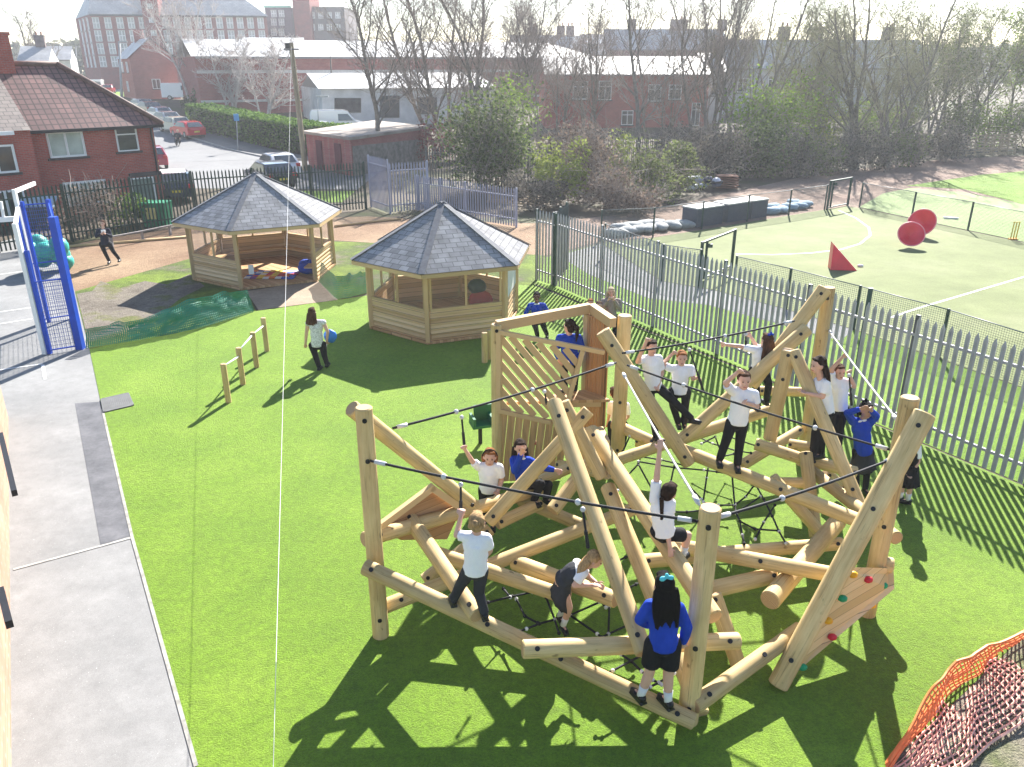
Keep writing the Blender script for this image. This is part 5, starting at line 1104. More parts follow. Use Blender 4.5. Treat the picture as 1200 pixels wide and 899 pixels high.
# ------------------------------------------------------------------ trees, shrubs, hedges
BARK = mat('bark_grey', (.19, .165, .14), .9, .4, 5, .5, 18); BARKP = mat('pale_twig', (.45, .40, .37), .85, .3, 4); TWIG = mat('twig_brown', (.30, .25, .215), .85, .3, 2); TWG = mat('twig_olive', (.31, .29, .18), .85, .3, 2)
L_IVY = leafmat('ivy_leaves', (.035, .055, .022), (.15, .20, .06)); L_BRI = leafmat('spring_leaves', (.10, .17, .02), (.24, .34, .05)); L_HED = leafmat('hedge_leaves', (.03, .075, .012), (.16, .26, .05)); L_OLI = leafmat('olive_leaves', (.08, .10, .035), (.22, .26, .09)); L_BRN = leafmat('dead_leaves', (.11, .08, .06), (.29, .22, .17), .3); L_DRK = leafmat('dark_scrub', (.07, .062, .05), (.20, .18, .14), .25); L_YEL = leafmat('yellow_green', (.16, .20, .04), (.32, .36, .09))
def tree(label, base, h, seed, lean=(0, 0), r0=.16, stems=1, spread=.55, tw=1.0, m=BARK, mt=None, leaves=None, nleaf=0, name='bare_tree', up=.55, dens=1.0, split=.28, lsize=.09):
    rr = random.Random(seed); base = Vector(base); T = thing(name, label, 'tree', tuple(base)); trunk = MB(); crown = MB(); tips = []
    def grow(p, d, L, r, depth):
        n = max(3, int(L / .55)); pts = [p]; rad = [r]
        for i in range(n):
            d = (d + Vector((rr.uniform(-1, 1), rr.uniform(-1, 1), rr.uniform(-.3, .6))) * (.10 if depth == 0 else .2) + Vector((0, 0, .05 if depth else 0))).normalized()
            p = p + d * (L / n); pts.append(p); rad.append(r * (1 - .72 * (i + 1) / n))
        sides = (9, 6, 4, 3, 3)[min(depth, 4)]
        (trunk if depth < 2 else crown).tube(pts, [max(x, .0075 * tw) for x in rad], sides, cap=False)
        if depth >= 3: tips.append(p); return
        k = {0: int(16 * dens), 1: int(9 * dens), 2: int(8 * dens)}[depth]
        for j in range(k):
            f = (split + (1 - split) * (j + rr.random()) / k) if depth == 0 else (.2 + .8 * (j + rr.random()) / k)
            f = min(f, .98); i = min(int(f * n), n - 1); q = pts[i].lerp(pts[i + 1], f * n - i); rd = rad[i]
            ax = (pts[i + 1] - pts[i]).normalized(); th = rr.uniform(0, 6.28); s = Vector((math.cos(th), math.sin(th), 0)); s = (s - ax * s.dot(ax)).normalized()
            nd_ = (ax * (1 - spread * rr.uniform(.7, 1.2)) + s * spread * 1.25 + Vector((0, 0, up * rr.uniform(.1, .6)))).normalized()
            LL = L * (rr.uniform(.28, .5) * (1.15 - .6 * f) if depth == 0 else rr.uniform(.35, .6) * (1.1 - .5 * f))
            grow(q, nd_, max(LL, .35), max(rd * rr.uniform(.4, .62), .008), depth + 1)
    for s in range(stems):
        th = rr.uniform(0, 6.28) if stems > 1 else 0; off = Vector((math.cos(th), math.sin(th), 0)) * (.25 if stems > 1 else 0)
        d = (Vector((lean[0], lean[1], 1)) + (off * rr.uniform(.5, 1.5) if stems > 1 else Vector())).normalized()
        grow(base + off - U3 * .1, d, h * rr.uniform(.85, 1.05), r0 * rr.uniform(.8, 1.1), 0)
    trunk.build('trunk', m, T, True); co = crown.build('crown', mt or TWIG, T, True)
    if leaves:
        q = MB()
        for k in range(nleaf):
            p = rr.choice(tips) + Vector((rr.gauss(0, .22), rr.gauss(0, .22), rr.gauss(0, .22))); leaf(q, p, lsize * rr.uniform(.6, 1.4), rr)
        q.build('leaves', leaves, co)
    return T
def leaf(q, p, s, rr):
    a = Vector((rr.gauss(0, 1), rr.gauss(0, 1), rr.gauss(0, .7))).normalized(); c = a.cross(Vector((rr.gauss(0, 1), rr.gauss(0, 1), rr.gauss(0, 1)))).normalized()
    q.add([p - a * s, p + c * s * .55, p + a * s, p - c * s * .55], [(0, 1, 2, 3)])
def bush(label, u, v, w, h, n, leaves, seed, y=None, d=None, ls=.10, clumps=9, stems=10, name='shrub', cat='shrub', mt=None, twigs=60, hollow=.55, group=None):
    rr = random.Random(seed); p0 = pg(u, v) if y is None else Vector((py(u, v, y).x, y, gz(0, y))); d = d or w * .8
    T = thing(name, label, cat, tuple(p0), 0, group); st = MB()
    cl = []
    for k in range(clumps):
        th = rr.uniform(0, 6.28); rr_ = rr.uniform(0, .75) ** .7; z = rr.uniform(.25, .85)
        cl.append((p0 + Vector((math.cos(th) * rr_ * w / 2, math.sin(th) * rr_ * d / 2, z * h)), rr.uniform(.18, .36) * min(w, h * 1.3)))
    for c, r in cl: st.tube([p0 + Vector((rr.uniform(-.1, .1) * w, rr.uniform(-.1, .1) * d, -.05)), p0.lerp(c, .5) + Vector((rr.uniform(-.1, .1), rr.uniform(-.1, .1), .1)), c], [.03, .02, .008], 5, cap=False)
    for k in range(twigs):
        c, r = rr.choice(cl); a = c + Vector((rr.gauss(0, .5), rr.gauss(0, .5), rr.gauss(-.2, .5))) * r; e = a + Vector((rr.gauss(0, .5), rr.gauss(0, .5), abs(rr.gauss(.5, .4)))) * r * 1.3; st.tube([a, a.lerp(e, .5) + Vector((rr.gauss(0, .05), rr.gauss(0, .05), 0)), e], [.014, .01, .006], 3, cap=False)
    st.build('stems', mt or TWIG, T, True); q = MB()
    for k in range(n):
        c, r = rr.choice(cl); dv = Vector((rr.gauss(0, 1), rr.gauss(0, 1), rr.gauss(0, 1))).normalized() * r * (hollow + (1.15 - hollow) * rr.random() ** .6); p = c + dv; p.z = max(p.z, p0.z + .04)
        leaf(q, p, ls * rr.uniform(.6, 1.4), rr)
    q.build('foliage', leaves, T); return T
# bare trees beyond the fences (each at its own spot)
tree('slender bare tree leaning left in front of the warehouse', pg(448, 196), 13.5, 11, (-.16, .0), .20, 1, .55, 1.35, dens=1.2, split=.2)
tree('bare tree with a dark trunk leaning left, left of the ivy bush', pg(519, 184), 15, 12, (-.14, .02), .22, 2, .5, 1.35, dens=1.2, split=.15)
tree('straight bare tree just left of the ivy bush', pg(527, 176), 14, 13, (.0, .0), .17, 1, .5, 1.35, dens=1.2, split=.18)
tree('forked bare tree rising out of the ivy bush', pg(548, 182), 14.5, 14, (.06, .0), .19, 2, .5, 1.35, dens=1.2, split=.15)
tree('thin bare tree rising behind the ivy bush on its right', pg(613, 168), 14, 15, (.0, .05), .14, 1, .5, 1.35, dens=1.25, split=.15)
tree('tall brownish bare tree in front of the red brick terrace', pg(746, 196), 13.5, 16, (.03, .0), .18, 1, .5, 1.2, split=.2, dens=1.1)
tree('many-stemmed bare tree right of the red brick terrace', pg(822, 190), 13, 17, (.0, .0), .13, 4, .4, 1.2, dens=.8)
tree('bare tree with steep pale limbs beside the green shrub mass', pg(862, 188), 13, 18, (.08, .0), .15, 3, .42, 1.2, mt=TWG, dens=.85)
tree('wide spreading bare tree in front of the grey terrace', pg(1004, 190), 12.5, 19, (.0, .0), .17, 3, .55, 1.2, dens=.9, mt=TWG, split=.15)
tree('olive tinged bare tree right of the wide spreading one', pg(1034, 190), 11.5, 20, (.12, .0), .16, 3, .52, 1.2, dens=.9, mt=TWG, split=.15)
tree('thin budding tree above the dark hedge on the right', pg(1085, 178), 10, 21, (.05, 0), .12, 3, .5, 1.3, mt=TWG, leaves=L_OLI, nleaf=2200, dens=.8)
tree('budding olive tree in the right-hand thicket', pg(1128, 172), 10.5, 22, (-.03, 0), .13, 3, .5, 1.3, mt=TWG, leaves=L_OLI, nleaf=3500, dens=.8)
tree('greener leafing tree at the right border behind the pallets', pg(1180, 168), 9.5, 23, (0, 0), .14, 3, .55, 1.3, mt=TWG, leaves=L_BRI, nleaf=6500, dens=.9, lsize=.12)
tree('leafing tree rising at the far right edge', pg(1215, 172), 10, 24, (0, 0), .14, 3, .55, 1.3, mt=TWG, leaves=L_OLI, nleaf=5000, dens=.8, lsize=.12)
tree('brown bare tree before the far end of the red terrace', pg(690, 178), 10, 25, (0, .05), .12, 3, .5, 1.2, dens=.8)
tree('small bare tree over the scrub left of the red terrace windows', pg(655, 182), 9, 26, (.05, .05), .11, 3, .5, 1.2, dens=.8)
tree('bare sapling between the red terrace and many-stemmed tree', pg(785, 190), 9, 27, (-.05, .02), .10, 2, .5, 1.2, dens=.8)
tree('bare bushy tree behind the green shrub mass', pg(910, 172), 10, 28, (.1, 0), .12, 3, .5, 1.2, mt=TWG, dens=.85)
tree('pale bare street tree in front of the mill windows', pg(226, 122), 13, 31, (-.05, 0), .2, 3, .55, 2.4, BARKP, BARKP, dens=.85)
tree('pale cherry tree with fine twigs behind the hedge end', pg(272, 136), 8, 32, (0, 0), .14, 4, .62, 2.0, BARKP, BARKP, dens=.85, split=.15)
tree('second pale cherry tree in front of the red factory wall', pg(310, 143), 8, 33, (.1, 0), .14, 4, .62, 2.0, BARKP, BARKP, dens=.85, split=.15)
tree('far bare tree behind the brick house chimney', py(48, 60, 125) * Vector((1, 1, 0)) + U3 * 2.2 if False else (py(48, 60, 125).x, 125, 2.2), 11, 34, (0, 0), .2, 2, .55, 2.2, dens=.8)
XT = (('thin brown bare tree left of the tall brownish tree', 705, 186, 11, .1), ('thin grey bare tree between the ivy bush and the red terrace', 635, 176, 12, .1), ('slim bare tree right of the tall brownish tree', 765, 184, 11.5, .11), ('slim bare tree in front of the white house end', 840, 182, 12.5, .12), ('bare tree with a yellowish crown left of the grey terrace windows', 925, 180, 10.5, .12), ('fine twigged tree before the middle of the grey terrace', 960, 178, 10.5, .12), ('olive bare tree right of the wide spreading tree pair', 1062, 178, 11, .12), ('pale budding tree behind the hedge end', 1105, 170, 11, .12), ('budding tree between the thicket and the pallets', 1150, 168, 10.5, .12), ('fine bare tree over the middle of the red factory', 585, 166, 12, .11))
for k, (lb, u, v, h_, r_) in enumerate(XT): tree(lb, pg(u, v), h_, 130 + k, (RND.uniform(-.06, .06), 0), r_, 2 + k % 2, .5, 1.25, mt=(TWIG, TWG)[u > 880], leaves=L_OLI if u > 900 else None, nleaf=1500 if u > 900 else 0, split=.18, dens=.95, lsize=.07)
# ivy, shrubs and scrub along the far fence
bush('big ivy covered evergreen bush left of the scrub', 572, 226, 5.2, 6.0, 4600, L_IVY, 41, clumps=22, ls=.12, name='ivy_bush', d=3.5, hollow=.2, twigs=420)
bush('bright spring green top growing out of the ivy bush', 590, 216, 4.5, 6.6, 3000, L_BRI, 42, clumps=18, ls=.09, d=3, hollow=.15, twigs=300)
bush('yellow green shrub in front of the dark scrub', 655, 240, 2.6, 3.6, 1900, L_YEL, 43, ls=.09)
bush('brown dead-leaved shrub behind the pallet frames', 690, 236, 3.2, 3.2, 1800, L_BRN, 44, ls=.08, twigs=220)
bush('bright green shrub left of the tall brownish tree', 722, 224, 2.2, 3.6, 1300, L_YEL, 45, ls=.09, twigs=90)
bush('brown scrub shrub beside the bark track', 715, 247, 3.0, 2.0, 1500, L_BRN, 46, ls=.08, twigs=260)
bush('mixed green and brown shrub under the tall brownish tree', 765, 236, 3.2, 3.0, 1900, L_OLI, 47, ls=.09, twigs=200)
bush('olive shrub left of the rubbish heap', 795, 228, 2.6, 3.0, 1700, L_OLI, 48, ls=.09, twigs=180)
bush('dark tangled shrub behind the rubbish heap', 838, 212, 4.5, 3.2, 2600, L_DRK, 49, ls=.10, twigs=300)
bush('large light green shrub mass right of the bare trees', 895, 200, 6.0, 6.2, 4800, L_BRI, 50, clumps=22, ls=.11, d=3.5, hollow=.2, twigs=420)
bush('yellowish willow shrub in front of the grey terrace', 935, 184, 5.0, 5.0, 3000, L_YEL, 51, clumps=12, ls=.10, hollow=.3, twigs=160)
bush('dark green shrub at the foot of the light green mass', 880, 208, 4.0, 3.0, 3000, L_IVY, 52, ls=.11)
bush('brown twiggy shrub between the dark fence and the sacks', 745, 250, 3.6, 1.2, 1300, L_BRN, 53, ls=.07, twigs=260)
bush('dark brambles behind the lilac fence end', 625, 246, 3.0, 1.6, 1500, L_DRK, 54, ls=.09, twigs=200)
bush('brown bramble bank below the red terrace', 680, 214, 7.0, 3.2, 3500, L_BRN, 55, ls=.10, twigs=380, clumps=14)
bush('dull scrub behind the fence right of the red terrace', 800, 204, 7.0, 3.0, 3200, L_DRK, 56, ls=.10, twigs=380, clumps=14)
bush('red leaved shrub beside the garage row', 512, 190, 3.0, 2.8, 1400, leafmat('red_leaves', (.13, .02, .025), (.28, .06, .06)), 57, ls=.09)
bush('small green shrub in front of the green fence by the brick house', 150, 263, 3.0, 1.4, 1300, L_HED, 58, ls=.08)
bush('twiggy pale shrub behind the person in black', 105, 276, 3.2, 1.9, 700, L_BRN, 59, ls=.07, twigs=320)
for k, (u, v) in enumerate(((925, 208), (955, 206), (985, 203), (1015, 200), (1045, 197), (1075, 194), (1105, 190))):
    bush('dark twiggy hedge bush with green tips along the bark track', u, v, 3.6, 2.4, 1700, (L_DRK, L_OLI, L_DRK)[k % 3], 60 + k, ls=.09, twigs=260, group='dark hedge bushes along the bark track', name='hedge_bush')
for k, (u, v) in enumerate(((1110, 176), (1150, 172), (1195, 172), (1235, 175), (965, 178), (1010, 174), (1060, 172))):
    bush('pale green undergrowth shrub in the right-hand thicket', u, v, 5.0, 3.6, 2200, (L_OLI, L_BRI)[k % 2], 70 + k, ls=.11, twigs=160, group='thicket shrubs at the right', clumps=11)
# clipped hedge along the pavement
def hedge(label, pts, w, h, n, seed):
    rr = random.Random(seed); P = [Vector((p[0], p[1], gz(*p))) for p in pts]; T = thing('hedge', label, 'hedge', tuple(P[0])); q = MB(); core = MB()
    Ls = [(P[i + 1] - P[i]).length for i in range(len(P) - 1)]; tot = sum(Ls)
    core.tube([p + U3 * h * .3 for p in P], w * .42, 8)
    core.build('stems', mat('hedge_core', (.03, .04, .015), .95, .4, 5), T)
    for k in range(n):
        f = rr.random() * tot; i = 0
        while f > Ls[i]: f -= Ls[i]; i += 1
        d = (P[i + 1] - P[i]).normalized(); nn_ = Vector((-d.y, d.x, 0)); p = P[i] + d * f; s = rr.random()
        if s < .5: p = p + nn_ * rr.uniform(-.5, .5) * w + U3 * (h + rr.gauss(0, .07))
        else: p = p + nn_ * (.5 if s < .6 else -.5) * (w + rr.gauss(0, .08)) + U3 * rr.uniform(0.05, h)
        leaf(q, p, .14 * rr.uniform(.6, 1.4), rr)
    q.build('foliage', L_HED, T)
hedge('long clipped green hedge beside the street pavement', [(-12.8, 65.5), (-16.5, 68.0), (-24, 76), (-31.5, 84.5)], 2.8, 2.2, 22000, 5)
bush('dark evergreen shrub at the far end of the clipped hedge', 236, 130, 4.0, 2.6, 1600, L_IVY, 83, ls=.16)
# distant wood closing the horizon
def wood(name, y, x0, x1, hmin, hmax, n, m, seed, s):
    rr = random.Random(seed); q = MB()
    for k in range(n):
        x = rr.uniform(x0, x1); hh = hmin + (hmax - hmin) * (.5 + .5 * mnoise.noise(Vector((x * .03, seed, 0)))) * (.75 + .25 * mnoise.noise(Vector((x * .2, seed + 3, 0)))); z = 1.5 + rr.random() ** .7 * hh
        leaf(q, Vector((x, y + rr.uniform(-8, 8), z)), s * rr.uniform(.5, 1.3), rr)
    return tag(q.build(name, m), 'distant belt of hazy grey-green trees along the skyline', 'wood', kind='stuff')
wood('distant_wood', 230, -260, 260, 6, 16, 26000, leafmat('far_wood', (.09, .095, .07), (.17, .18, .12), .2), 91, 1.3)
# pallets, rubbish, timber frames
PAL = mat('pallet_wood', (.36, .27, .17), .85, .3, 4)
def pallet(label, u, v, tilt, rz, w=1.2, h=1.0, group=None, name='wooden_pallet'):
    p = pg(u, v); T = thing(name, label, 'pallet', tuple(p), 0, group); R = Matrix.Rotation(rz, 3, 'Z') @ Matrix.Rotation(tilt, 3, 'X'); q = MB()
    for k in range(7): c = p + R @ Vector((0, -.06, .06 + h * (k + .5) / 7)); q.box(tuple(c), (w, .025, .10), M3=R)
    q.build('slats', PAL, T); q = MB()
    for k in (-1, 0, 1): q.box(tuple(p + R @ Vector((k * w * .46, 0, h / 2 + .05))), (.09, .09, h), M3=R)
    q.build('bearers', PAL, T)
for k, (u, v, rz) in enumerate(((1132, 184, .1), (1152, 183, -.1), (1170, 182, .05), (1180, 181, .2), (1165, 172, 0))):
    pallet('wooden pallet standing on edge in the row at the end of the dark hedge', u, v, -.15, rz, 1.5, 1.6 if k != 4 else 2.4, 'pallets standing by the right thicket')
p = pz(602, 237); T = thing('slatted_pallet', 'timber slatted frame lying on the ground behind the lilac fence', 'pallet', tuple(p))
for k in range(4): MB().bar(p + Vector((-1.4 + k * .0, -.5 + k * .75, .12)), p + Vector((1.5, -1.6 + k * .75, .12)), .09, .09).build('batten', PAL, T)
for k in (0, 1): MB().bar(p + Vector((-1.3 + k * 2.6, -.7 - k * .9, .2)), p + Vector((-1.3 + k * 2.6, 2.0 - k * .9, .2)), .09, .07).build('batten', PAL, T)
rr = random.Random(9); p = pz(822, 222); T = thing('rubbish_heap', 'heap of tipped rubbish, tarpaulin and planks beside the bark track', 'rubbish', tuple(p))
for k in range(9):
    q = MB(); q.ell((p.x + rr.uniform(-1, .9), p.y + rr.uniform(-.6, .8), rr.uniform(.15, .7)), (rr.uniform(.25, .5), .35, rr.uniform(.15, .35)), Matrix.Rotation(rr.uniform(-.5, .5), 3, 'Y'), 9, 6); q.build('refuse_bag', (mat('tarp_grey', (.42, .43, .46), .6, .3), BLK, NAVY, mat('tarp_lilac', (.5, .5, .56), .6))[k % 4], T, True)
q = MB()
for k in range(6): q.box((p.x + 1.5, p.y + .3, .1 + k * .13), (1.2, .9, .04), rr.uniform(-.1, .1))
q.build('plank_stack', mat('red_plank', (.28, .13, .08), .85, .3), T)
# cyclist
p = pg(208, 171); T = thing('bicycle', 'bicycle ridden by a rider in dark clothes on the street', 'bicycle', tuple(p)); tag(T)
hx = Vector((.55, -.83, 0))
for s in (-.5, .5):
    w = MB(); c = p + hx * s + U3 * .33; w.tube([c + hx * math.cos(a * .3927) * .33 + U3 * math.sin(a * .3927) * .33 for a in range(17)], .022, 5, cap=False); w.build('wheel', TYRE, T)
q = MB(); q.tube([p - hx * .5 + U3 * .33, p - hx * .1 + U3 * .85, p + hx * .4 + U3 * .9, p + hx * .5 + U3 * .33], .022, 5); q.tube([p - hx * .1 + U3 * .85, p + U3 * .3, p + hx * .4 + U3 * .85], .022, 5); q.build('frame', BLK, T)

# ------------------------------------------------------------------ people
def skin(name, c):
    m = mat(name, c, .55, .08, 9, spec=.35); b = m.node_tree.nodes['Principled BSDF']; b.inputs['Subsurface Weight'].default_value = .12; b.inputs['Subsurface Radius'].default_value = (.02, .008, .005); return m
SK1 = skin('fair_skin', (.60, .36, .27)); SK2 = skin('brown_skin', (.16, .08, .05)); SK3 = skin('tan_skin', (.42, .24, .16))
def cloth(name, c, var=.18): return mat(name, c, .85, var, 5, .9, 13, spec=.15, stretch=(1.3, 1.3, .7))
CW = cloth('white_shirt', (.80, .80, .82), .05); CB = cloth('royal_blue_jumper', (.012, .05, .40)); CK = cloth('black_cloth', (.013, .013, .015)); CG = cloth('charcoal_cloth', (.035, .036, .042)); CPN = cloth('grey_pinafore', (.045, .047, .055))
CRD = cloth('red_shirt', (.55, .03, .06)); CCA = cloth('grey_cardigan', (.30, .25, .22)); CNV = cloth('navy_jacket', (.015, .018, .035)); CPT = mat('patterned_top', (.60, .60, .60), .85, .45, 30)
def hairm(name, c): return mat(name, c, .8, .5, 14, .8, 60, spec=.1, stretch=(3, 3, .6))
H_BR = hairm('brown_hair', (.075, .035, .018)); H_DB = hairm('dark_brown_hair', (.03, .016, .010)); H_BK = hairm('black_hair', (.007, .006, .006)); H_BL = hairm('blond_hair', (.42, .27, .13)); H_GI = hairm('ginger_hair', (.28, .11, .035)); H_FA = hairm('fair_hair', (.50, .40, .28))
SHOE = mat('black_shoe', (.012, .012, .013), .35, .2); EYE = mat('eye_dark', (.02, .015, .012), .2); LIP = mat('lips', (.42, .15, .13), .5); SOCK = cloth('white_sock', (.66, .66, .66), .05)
BROW = mat('eyebrow_brown', (.16, .09, .06), .8); PEND = []
def soft(mb, name, m, parent, vox, it=6, fac=.5):
    o = mb.build(name, m, parent, True, world=True)
    r = o.modifiers.new('r', 'REMESH'); r.mode = 'VOXEL'; r.voxel_size = vox; r.use_smooth_shade = True
    s = o.modifiers.new('s', 'SMOOTH'); s.factor = fac; s.iterations = it
    PEND.append(o); return o
def limb(q, pts, rad, n=12):
    """tapered limb with round joints"""
    pts = [Vector(p) for p in pts]
    for i in range(len(pts) - 1):
        d = pts[i + 1] - pts[i]; k = max(2, int(d.length / .03)); q.tube([pts[i].lerp(pts[i + 1], j / k) for j in range(k + 1)], [rad[i] + (rad[i + 1] - rad[i]) * j / k for j in range(k + 1)], n)
        q.ell(pts[i + 1], rad[i + 1], seg=10, ring=8)
    q.ell(pts[0], rad[0], seg=10, ring=8)
def person(label, y0, J, fwd, S_=None, top=CW, sleeve='short', bottom=CK, legs='trousers', sk=SK1, hair=H_BR, style='short', look=None, feet=None, curl=(.7, .7), pin=None, socks=False, extra=None, cat='person', zfix=None, hmul=1.0):
    P = {}
    for k, v in J.items(): P[k] = py(v[0], v[1], y0 + (v[2] if len(v) > 2 else 0.0))
    msh = (P['sa'] + P['sb']) / 2; mhp = (P['pa'] + P['pb']) / 2
    s = S_ or (msh - mhp).length / .36
    across = (P['sb'] - P['sa']).normalized(); up = (msh - mhp).normalized(); f = across.cross(up)
    fwd = Vector(fwd).normalized()
    if f.dot(fwd) < 0: f = -f
    f.normalize(); across = f.cross(up).normalized(); R = Matrix((across, f, up)).transposed()
    look = Vector(look).normalized() if look else fwd; hc = P['hd']; hup = (hc - msh).normalized().lerp(U3, .5).normalized(); lk = (look - hup * look.dot(hup) * .7).normalized(); hac = lk.cross(hup).normalized(); hup2 = hac.cross(lk); RH = Matrix((hac, lk, hup2)).transposed()
    h = s * hmul
    base = min([P['fa'], P['fb']], key=lambda p: p.z)
    T = thing('person', label, cat, (mhp.x, mhp.y, base.z - .05))
    b = MB()
    # trunk
    b.ell(msh - up * .09 * s, (.128 * s, .085 * s, .14 * s), R); b.ell((msh + mhp) / 2 - up * .01 * s, (.112 * s, .08 * s, .15 * s), R); b.ell(mhp + up * .01 * s, (.125 * s, .092 * s, .11 * s), R)
    limb(b, [P['sa'], msh + up * .015 * s, P['sb']], [.05 * s, .055 * s, .05 * s]); limb(b, [msh, hc - hup2 * .07 * h], [.05 * s, .045 * s])
    # head: skull, jaw, nose, ears
    b.ell(hc + hup2 * .018 * h - lk * .006 * h, (.074 * h, .09 * h, .092 * h), RH, 16, 12); b.ell(hc - hup2 * .045 * h + lk * .022 * h, (.056 * h, .062 * h, .062 * h), RH, 14, 10)
    b.ell(hc + lk * .088 * h - hup2 * .014 * h, (.013 * h, .018 * h, .022 * h), RH, 8, 6)
    for sg in (-1, 1): b.ell(hc + hac * sg * .075 * h - hup2 * .006 * h - lk * .005 * h, (.012 * h, .02 * h, .028 * h), RH, 8, 6)
    # arms and hands
    for k, (S0, E0, H0) in enumerate((('sa', 'ea', 'ha'), ('sb', 'eb', 'hb'))):
        A, E, Hn = P[S0], P[E0], P[H0]; limb(b, [A, E, Hn], [.044 * s, .034 * s, .024 * s])
        d = (Hn - E).normalized(); n = d.cross(f if abs(d.dot(f)) < .8 else U3).normalized(); pn = n.cross(d).normalized()     # n: across the palm, pn: palm normal
        pal = Hn + d * .035 * s; b.ell(pal, (.034 * s, .038 * s, .015 * s), Matrix((n, d, pn)).transposed(), 10, 8); cu = curl[k]
        for i, ln in enumerate((.052, .060, .056, .044)):
            x = (i - 1.5) * .018 * s; r0 = pal + n * x + d * .028 * s; d1 = (d * math.cos(cu) + pn * math.sin(cu)); d2 = (d * math.cos(cu * 2.2) + pn * math.sin(cu * 2.2))
            limb(b, [r0, r0 + d1 * ln * .55 * s, r0 + (d1 * .55 + d2 * .5) * ln * s], [.0088 * s, .0082 * s, .007 * s], 7)
        r0 = pal + n * .026 * s - d * .012 * s; limb(b, [r0, r0 + (n * .8 + d * .6 + pn * .3).normalized() * .03 * s, r0 + (n * .5 + d * .9 + pn * .5).normalized() * .058 * s], [.010 * s, .0095 * s, .008 * s], 7)
    # legs
    for hp_, kn, an in (('pa', 'ka', 'fa'), ('pb', 'kb', 'fb')): limb(b, [P[hp_], P[kn], P[kn].lerp(P[an], .3), P[an]], [.066 * s, .047 * s, .046 * s, .030 * s])
    fd_ = Vector(feet).normalized() if feet else Vector((fwd.x, fwd.y, 0)).normalized()
    for an in ('fa', 'fb'): b.ell(P[an] + fd_ * .045 * s - U3 * .022 * s, (.03 * s, .08 * s, .026 * s), Matrix((fd_.cross(U3), fd_, U3)).transposed(), 10, 7)
    soft(b, 'body', sk, T, .0085 * s, 4)
    for sg in (-1, 1):
        MB().ell(hc + lk * .079 * h + hac * sg * .03 * h + hup2 * .012 * h, (.009 * h, .007 * h, .006 * h), RH, 8, 6).build('eye', EYE, T, True)
        MB().ell(hc + lk * .085 * h + hac * sg * .031 * h + hup2 * .030 * h, (.015 * h, .004 * h, .0025 * h), RH, 8, 6).build('eyebrow', BROW, T, True)
    MB().ell(hc + lk * .079 * h - hup2 * .052 * h, (.024 * h, .010 * h, .008 * h), RH, 10, 6).build('mouth', LIP, T, True)
    # top
    q = MB(); pk_ = .92 if pin else 1.0
    q.ell(msh - up * .085 * s, (.142 * s * pk_, .100 * s * pk_, .15 * s * pk_), R); q.ell((msh + mhp) / 2, (.130 * s * pk_, .098 * s * pk_, .16 * s), R)
    if not pin: q.ell(mhp + up * .035 * s, (.136 * s, .104 * s, .085 * s), R); q.tube([msh - up * .06 * s, mhp - up * .015 * s], [.11 * s, .125 * s], 14)
    limb(q, [P['sa'], msh + up * .012 * s, P['sb']], [.060 * s, .06 * s, .060 * s])
    for S0, E0, H0 in (('sa', 'ea', 'ha'), ('sb', 'eb', 'hb')):
        A, E, Hn = P[S0], P[E0], P[H0]
        if sleeve == 'long': limb(q, [A, E], [.060 * s, .050 * s]); q.tube([E, E.lerp(Hn, .5), E.lerp(Hn, .93)], [.050 * s, .046 * s, .036 * s], 12)
        elif sleeve == 'short': q.tube([A, A.lerp(E, .4), A.lerp(E, .74)], [.060 * s, .058 * s, .058 * s], 12)
    if top is not CPT and sleeve != 'none': q.tube([msh + up * .0 * s, msh + up * .045 * s], [.07 * s, .058 * s], 12)
    tp = soft(q, {'long': 'jumper', 'short': 'shirt', 'none': 'top'}[sleeve], top, T, .0105 * s, 5)
    if sleeve == 'long' and top is CB:
        q = MB()
        for sg in (-1, 1): q.ell(msh + up * .045 * s + f * .045 * s + across * sg * .03 * s, (.035 * s, .02 * s, .016 * s), R, 8, 6)
        q.build('collar', CW, tp, True)
    if pin:
        q = MB(); q.ell(msh - up * .115 * s, (.146 * s, .116 * s, .14 * s), R); q.ell((msh + mhp) / 2, (.142 * s, .116 * s, .17 * s), R); q.ell(mhp + up * .02 * s, (.145 * s, .116 * s, .09 * s), R); soft(q, 'pinafore', pin, T, .0105 * s, 5)
    # lower clothes
    q = MB()
    if legs in ('trousers', 'shorts', 'tights'):
        e = {'trousers': 1, 'shorts': 0, 'tights': 1}[legs]; th = 1.0 if legs != 'tights' else .86
        q.ell(mhp + up * .0 * s, (.137 * s, .106 * s, .10 * s), R)
        for hp_, kn, an in (('pa', 'ka', 'fa'), ('pb', 'kb', 'fb')):
            A, K_, An = P[hp_], P[kn], P[an]
            if e: limb(q, [A, K_], [.080 * s * th, .060 * s * th]); q.tube([K_, K_.lerp(An, .5), K_.lerp(An, .98)], [.060 * s * th, .054 * s * th, .050 * s * th], 12)
            else: q.tube([A, A.lerp(K_, .35), A.lerp(K_, .72)], [.082 * s, .083 * s, .084 * s], 14); q.ell(A, .08 * s)
        soft(q, 'trousers' if e else 'shorts', bottom, T, .0105 * s, 5)
    if legs in ('skirt', 'tights'):
        km = (P['ka'] + P['kb']) / 2; dn = (km - mhp); dn = (dn.normalized() * .6 + -up * .4).normalized(); q = MB(); n = 30; vs = []; L = .27 * s
        wid = max(abs((P['ka'] - P['kb']).dot(across)), .12 * s)
        for i in range(7):
            t = i / 6; c = mhp + up * .05 * s + dn * (L + .05 * s) * t
            for k in range(n):
                a = 2 * math.pi * k / n; pl_ = 1 + .07 * t * math.cos(a * 10); ra = (.125 + .06 * t) * s * pl_; rb = (.10 + .065 * t) * s * pl_; vs.append(c + across * math.cos(a) * ra + f * math.sin(a) * rb)
